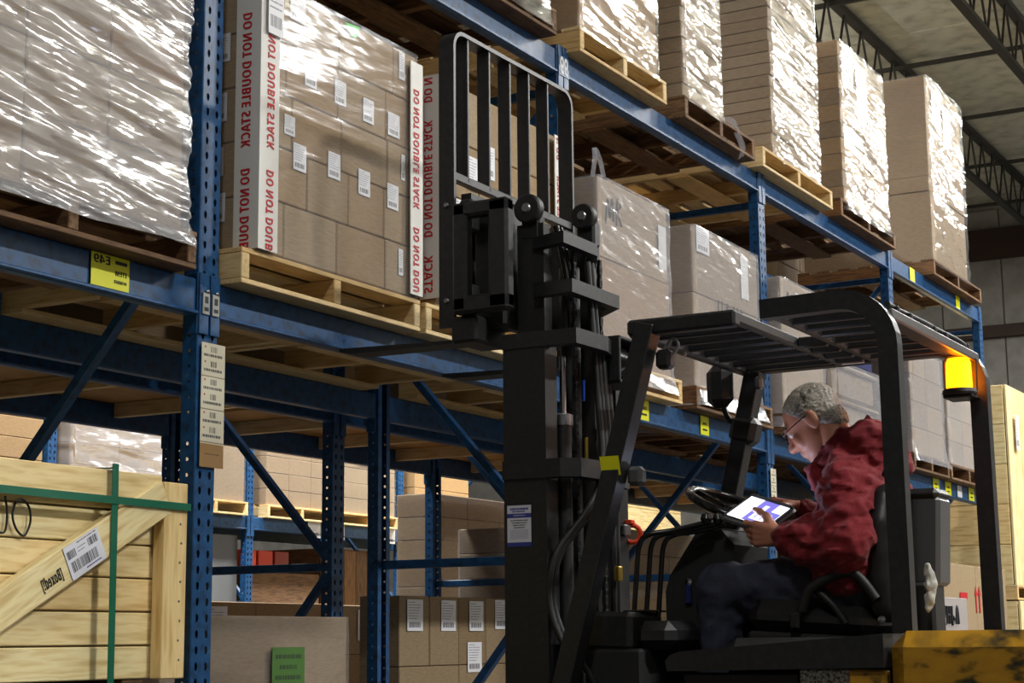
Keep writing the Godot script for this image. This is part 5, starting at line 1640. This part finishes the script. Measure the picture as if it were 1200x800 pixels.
	add_tube(gl, [hx * Vector3(-0.012, 0.012, -0.108) - o, hx * Vector3(0.0, 0.015, -0.112) - o, hx * Vector3(0.012, 0.012, -0.108) - o], 0.0014, 6)
	part(t, "glasses", gl.commit(), M.gloss_black)
	for s in [-1, 1]:
		part(t, "eye", ball(0.011), flat(Color(0.8, 0.78, 0.76), 0.2), hx * Vector3(s * 0.032, 0.005, -0.078) - o)
		part(t, "eyebrow", tube([hx * Vector3(s * 0.014, 0.03, -0.093) - o, hx * Vector3(s * 0.034, 0.036, -0.089) - o, hx * Vector3(s * 0.052, 0.028, -0.076) - o], 0.004, 6), flat(Color(0.3, 0.27, 0.25), 0.8))
	# ---- hooded top
	var top := fresh()
	var cloth := [["c", Vector3(5.2, 1.46, 1.84), 0.11, Vector3(5.42, 1.46, 1.84), 0.11], ["c", Vector3(5.2, 1.34, 1.82), 0.128, Vector3(5.42, 1.34, 1.82), 0.128], ["c", Vector3(5.2, 1.25, 1.805), 0.118, Vector3(5.42, 1.25, 1.805), 0.118], ["c", sh_l + Vector3(0.05, 0.02, 0.0), 0.07, sh_r + Vector3(-0.05, 0.02, 0), 0.07], ["c", sh_l + Vector3(0.01, 0, 0), 0.072, el_l + Vector3(0, 0.02, 0), 0.07], ["c", el_l, 0.066, wr_l.lerp(el_l, 0.25), 0.055], ["c", wr_l.lerp(el_l, 0.4), 0.062, wr_l.lerp(el_l, 0.14), 0.044], ["c", sh_r, 0.075, el_r, 0.068], ["c", el_r, 0.066, wr_r.lerp(el_r, 0.12), 0.044], ["c", Vector3(5.14, 1.44, 1.84), 0.08, Vector3(5.13, 1.27, 1.82), 0.09], ["c", Vector3(5.31, 1.54, 1.835), 0.09, Vector3(5.31, 1.6, 1.82), 0.075]]
	# hood lying behind the neck
	var hood := [Vector3(5.25, 1.57, 1.70), Vector3(5.232, 1.605, 1.745), Vector3(5.228, 1.65, 1.8), Vector3(5.245, 1.685, 1.85), Vector3(5.31, 1.70, 1.872), Vector3(5.375, 1.685, 1.85), Vector3(5.392, 1.65, 1.8), Vector3(5.388, 1.605, 1.745), Vector3(5.37, 1.57, 1.70)]
	for i in hood.size() - 1:
		cloth.append(["c", hood[i], 0.022 if i == 0 else 0.026, hood[i + 1], 0.026])
	var fold2 := [Vector3(5.215, 1.60, 1.80), Vector3(5.22, 1.635, 1.87), Vector3(5.25, 1.65, 1.91), Vector3(5.31, 1.655, 1.92), Vector3(5.37, 1.65, 1.91), Vector3(5.4, 1.635, 1.87), Vector3(5.405, 1.60, 1.80)]
	for i in fold2.size() - 1:
		cloth.append(["c", fold2[i], 0.028, fold2[i + 1], 0.028])
	cloth.append(["c", Vector3(5.25, 1.585, 1.93), 0.045, Vector3(5.37, 1.585, 1.93), 0.045])
	cloth.append(["c", Vector3(5.24, 1.545, 1.71), 0.04, Vector3(5.38, 1.545, 1.71), 0.04])
	nets(cloth, 0.016, 0.009, top, back_to, 0.02, Vector3(9, 17, 13), [], 5)
	var red := grained(noise_tex(0.09, 95, [Color(0.4, 0.02, 0.075), Color(0.46, 0.03, 0.09)], [0.3, 0.7]), 0.9, Vector3(6, 6, 6))
	red.rim_enabled = true
	red.rim = 0.12
	part(t, "hooded_top", net_mesh(top), red, Vector3.ZERO, Vector3.ZERO, "dark red hooded top")
	for e in [[wr_l, el_l], [wr_r, el_r]]:
		var cuff := begin()
		add_tube(cuff, [e[0].lerp(e[1], 0.06) - o, e[0].lerp(e[1], 0.1) - o, e[0].lerp(e[1], 0.22) - o, e[0].lerp(e[1], 0.28) - o], 0.041, 18)
		part(t, "cuff", cuff.commit(), red)
	# ---- jeans and shoes
	var legs := fresh()
	nets([["c", hip_l, 0.105, kn_l.lerp(hip_l, 0.1), 0.078], ["c", hip_r, 0.105, kn_r.lerp(hip_r, 0.1), 0.078], ["c", kn_l, 0.074, an_l, 0.058], ["c", kn_r, 0.074, an_r, 0.058], ["c", hip_l, 0.11, hip_r, 0.11]], 0.012, 0.011, legs, back_to, 0.014, Vector3(10, 12, 12), [], 9)
	part(t, "jeans", net_mesh(legs), grained(noise_tex(0.08, 97, [Color(0.15, 0.16, 0.22), Color(0.19, 0.2, 0.27)], [0.3, 0.7]), 0.85, Vector3(6, 6, 6)), Vector3.ZERO, Vector3.ZERO, "dark blue jeans")
	for a in [an_l, an_r]:
		var shoe := fresh()
		nets([["c", a + Vector3(0, -0.04, 0.03), 0.045, a + Vector3(0, -0.05, -0.1), 0.042], ["c", a + Vector3(0, -0.05, -0.1), 0.042, a + Vector3(0, -0.062, -0.17), 0.033]], 0.008, 0.008, shoe, back_to)
		part(t, "shoe", net_mesh(shoe), flat(Color(0.55, 0.55, 0.55), 0.6))
	# ---- tablet
	var p0 := Vector3(5.1, 1.434, 1.428)
	var bx := Vector3(0.2, 0.078, 0.021)
	var az := Vector3(0, -0.048, 0.131)
	var ex := bx.normalized()
	var ey := az.cross(bx).normalized()
	var ez := ex.cross(ey)
	var w := 0.225
	var d := 0.165
	var tb := thing("tablet", "rugged black tablet with a lit white and purple screen in the driver's hands", "tablet", p0 + ex * w / 2 + ez * d / 2 - ey * 0.012)
	tb.basis = Basis(ex, ey, ez)
	part(tb, "housing", box(Vector3(w, 0.024, d), 0.008), M.grey_plastic)
	part(tb, "bezel", box(Vector3(w - 0.012, 0.004, d - 0.012), 0.001), M.black_matt, Vector3(0, 0.012, 0))
	part(tb, "grip", box(Vector3(0.014, 0.014, d - 0.02), 0.005), M.rubber, Vector3(w / 2 - 0.02, 0.016, 0))
	var im := sheet(160, 112, Color(0.36, 0.33, 0.62))
	im.fill_rect(Rect2i(0, 0, 160, 40), Color(0.93, 0.95, 1.0))
	im.fill_rect(Rect2i(20, 52, 60, 44), Color(0.85, 0.86, 0.97))
	im.fill_rect(Rect2i(90, 56, 40, 12), Color(0.75, 0.76, 0.92))
	im.fill_rect(Rect2i(100, 84, 60, 28), Color(0.93, 0.95, 1.0))
	scrawl(im, 28, 60, 40, 6, 3, Color(0.3, 0.3, 0.55))
	scrawl(im, 28, 76, 30, 6, 4, Color(0.3, 0.3, 0.55))
	var scr := flat(Color(0.02, 0.02, 0.02), 0.2)
	scr.emission_enabled = true
	scr.emission_texture = ImageTexture.create_from_image(im)
	scr.emission = Color.WHITE
	scr.emission_operator = BaseMaterial3D.EMISSION_OP_MULTIPLY
	scr.emission_energy_multiplier = 0.75
	part(tb, "screen", card(w - 0.04, d - 0.03), scr, Vector3(-0.008, 0.014, 0.0), Vector3(-PI / 2, 0, 0))
	var l := AreaLight3D.new()
	l.name = "screen_glow"
	l.area_size = Vector2(w - 0.05, d - 0.04)
	l.light_color = Color(0.85, 0.88, 1.0)
	l.light_energy = 0.02
	l.area_range = 20.0
	l.shadow_enabled = true
	tb.add_child(l)
	l.position = Vector3(-0.008, 0.018, 0)
	l.rotation_degrees = Vector3(90, 0, 0)

func ball(r: float) -> Mesh:
	var m := SphereMesh.new()
	m.radius = r
	m.height = r * 2
	m.radial_segments = 16
	m.rings = 8
	return m
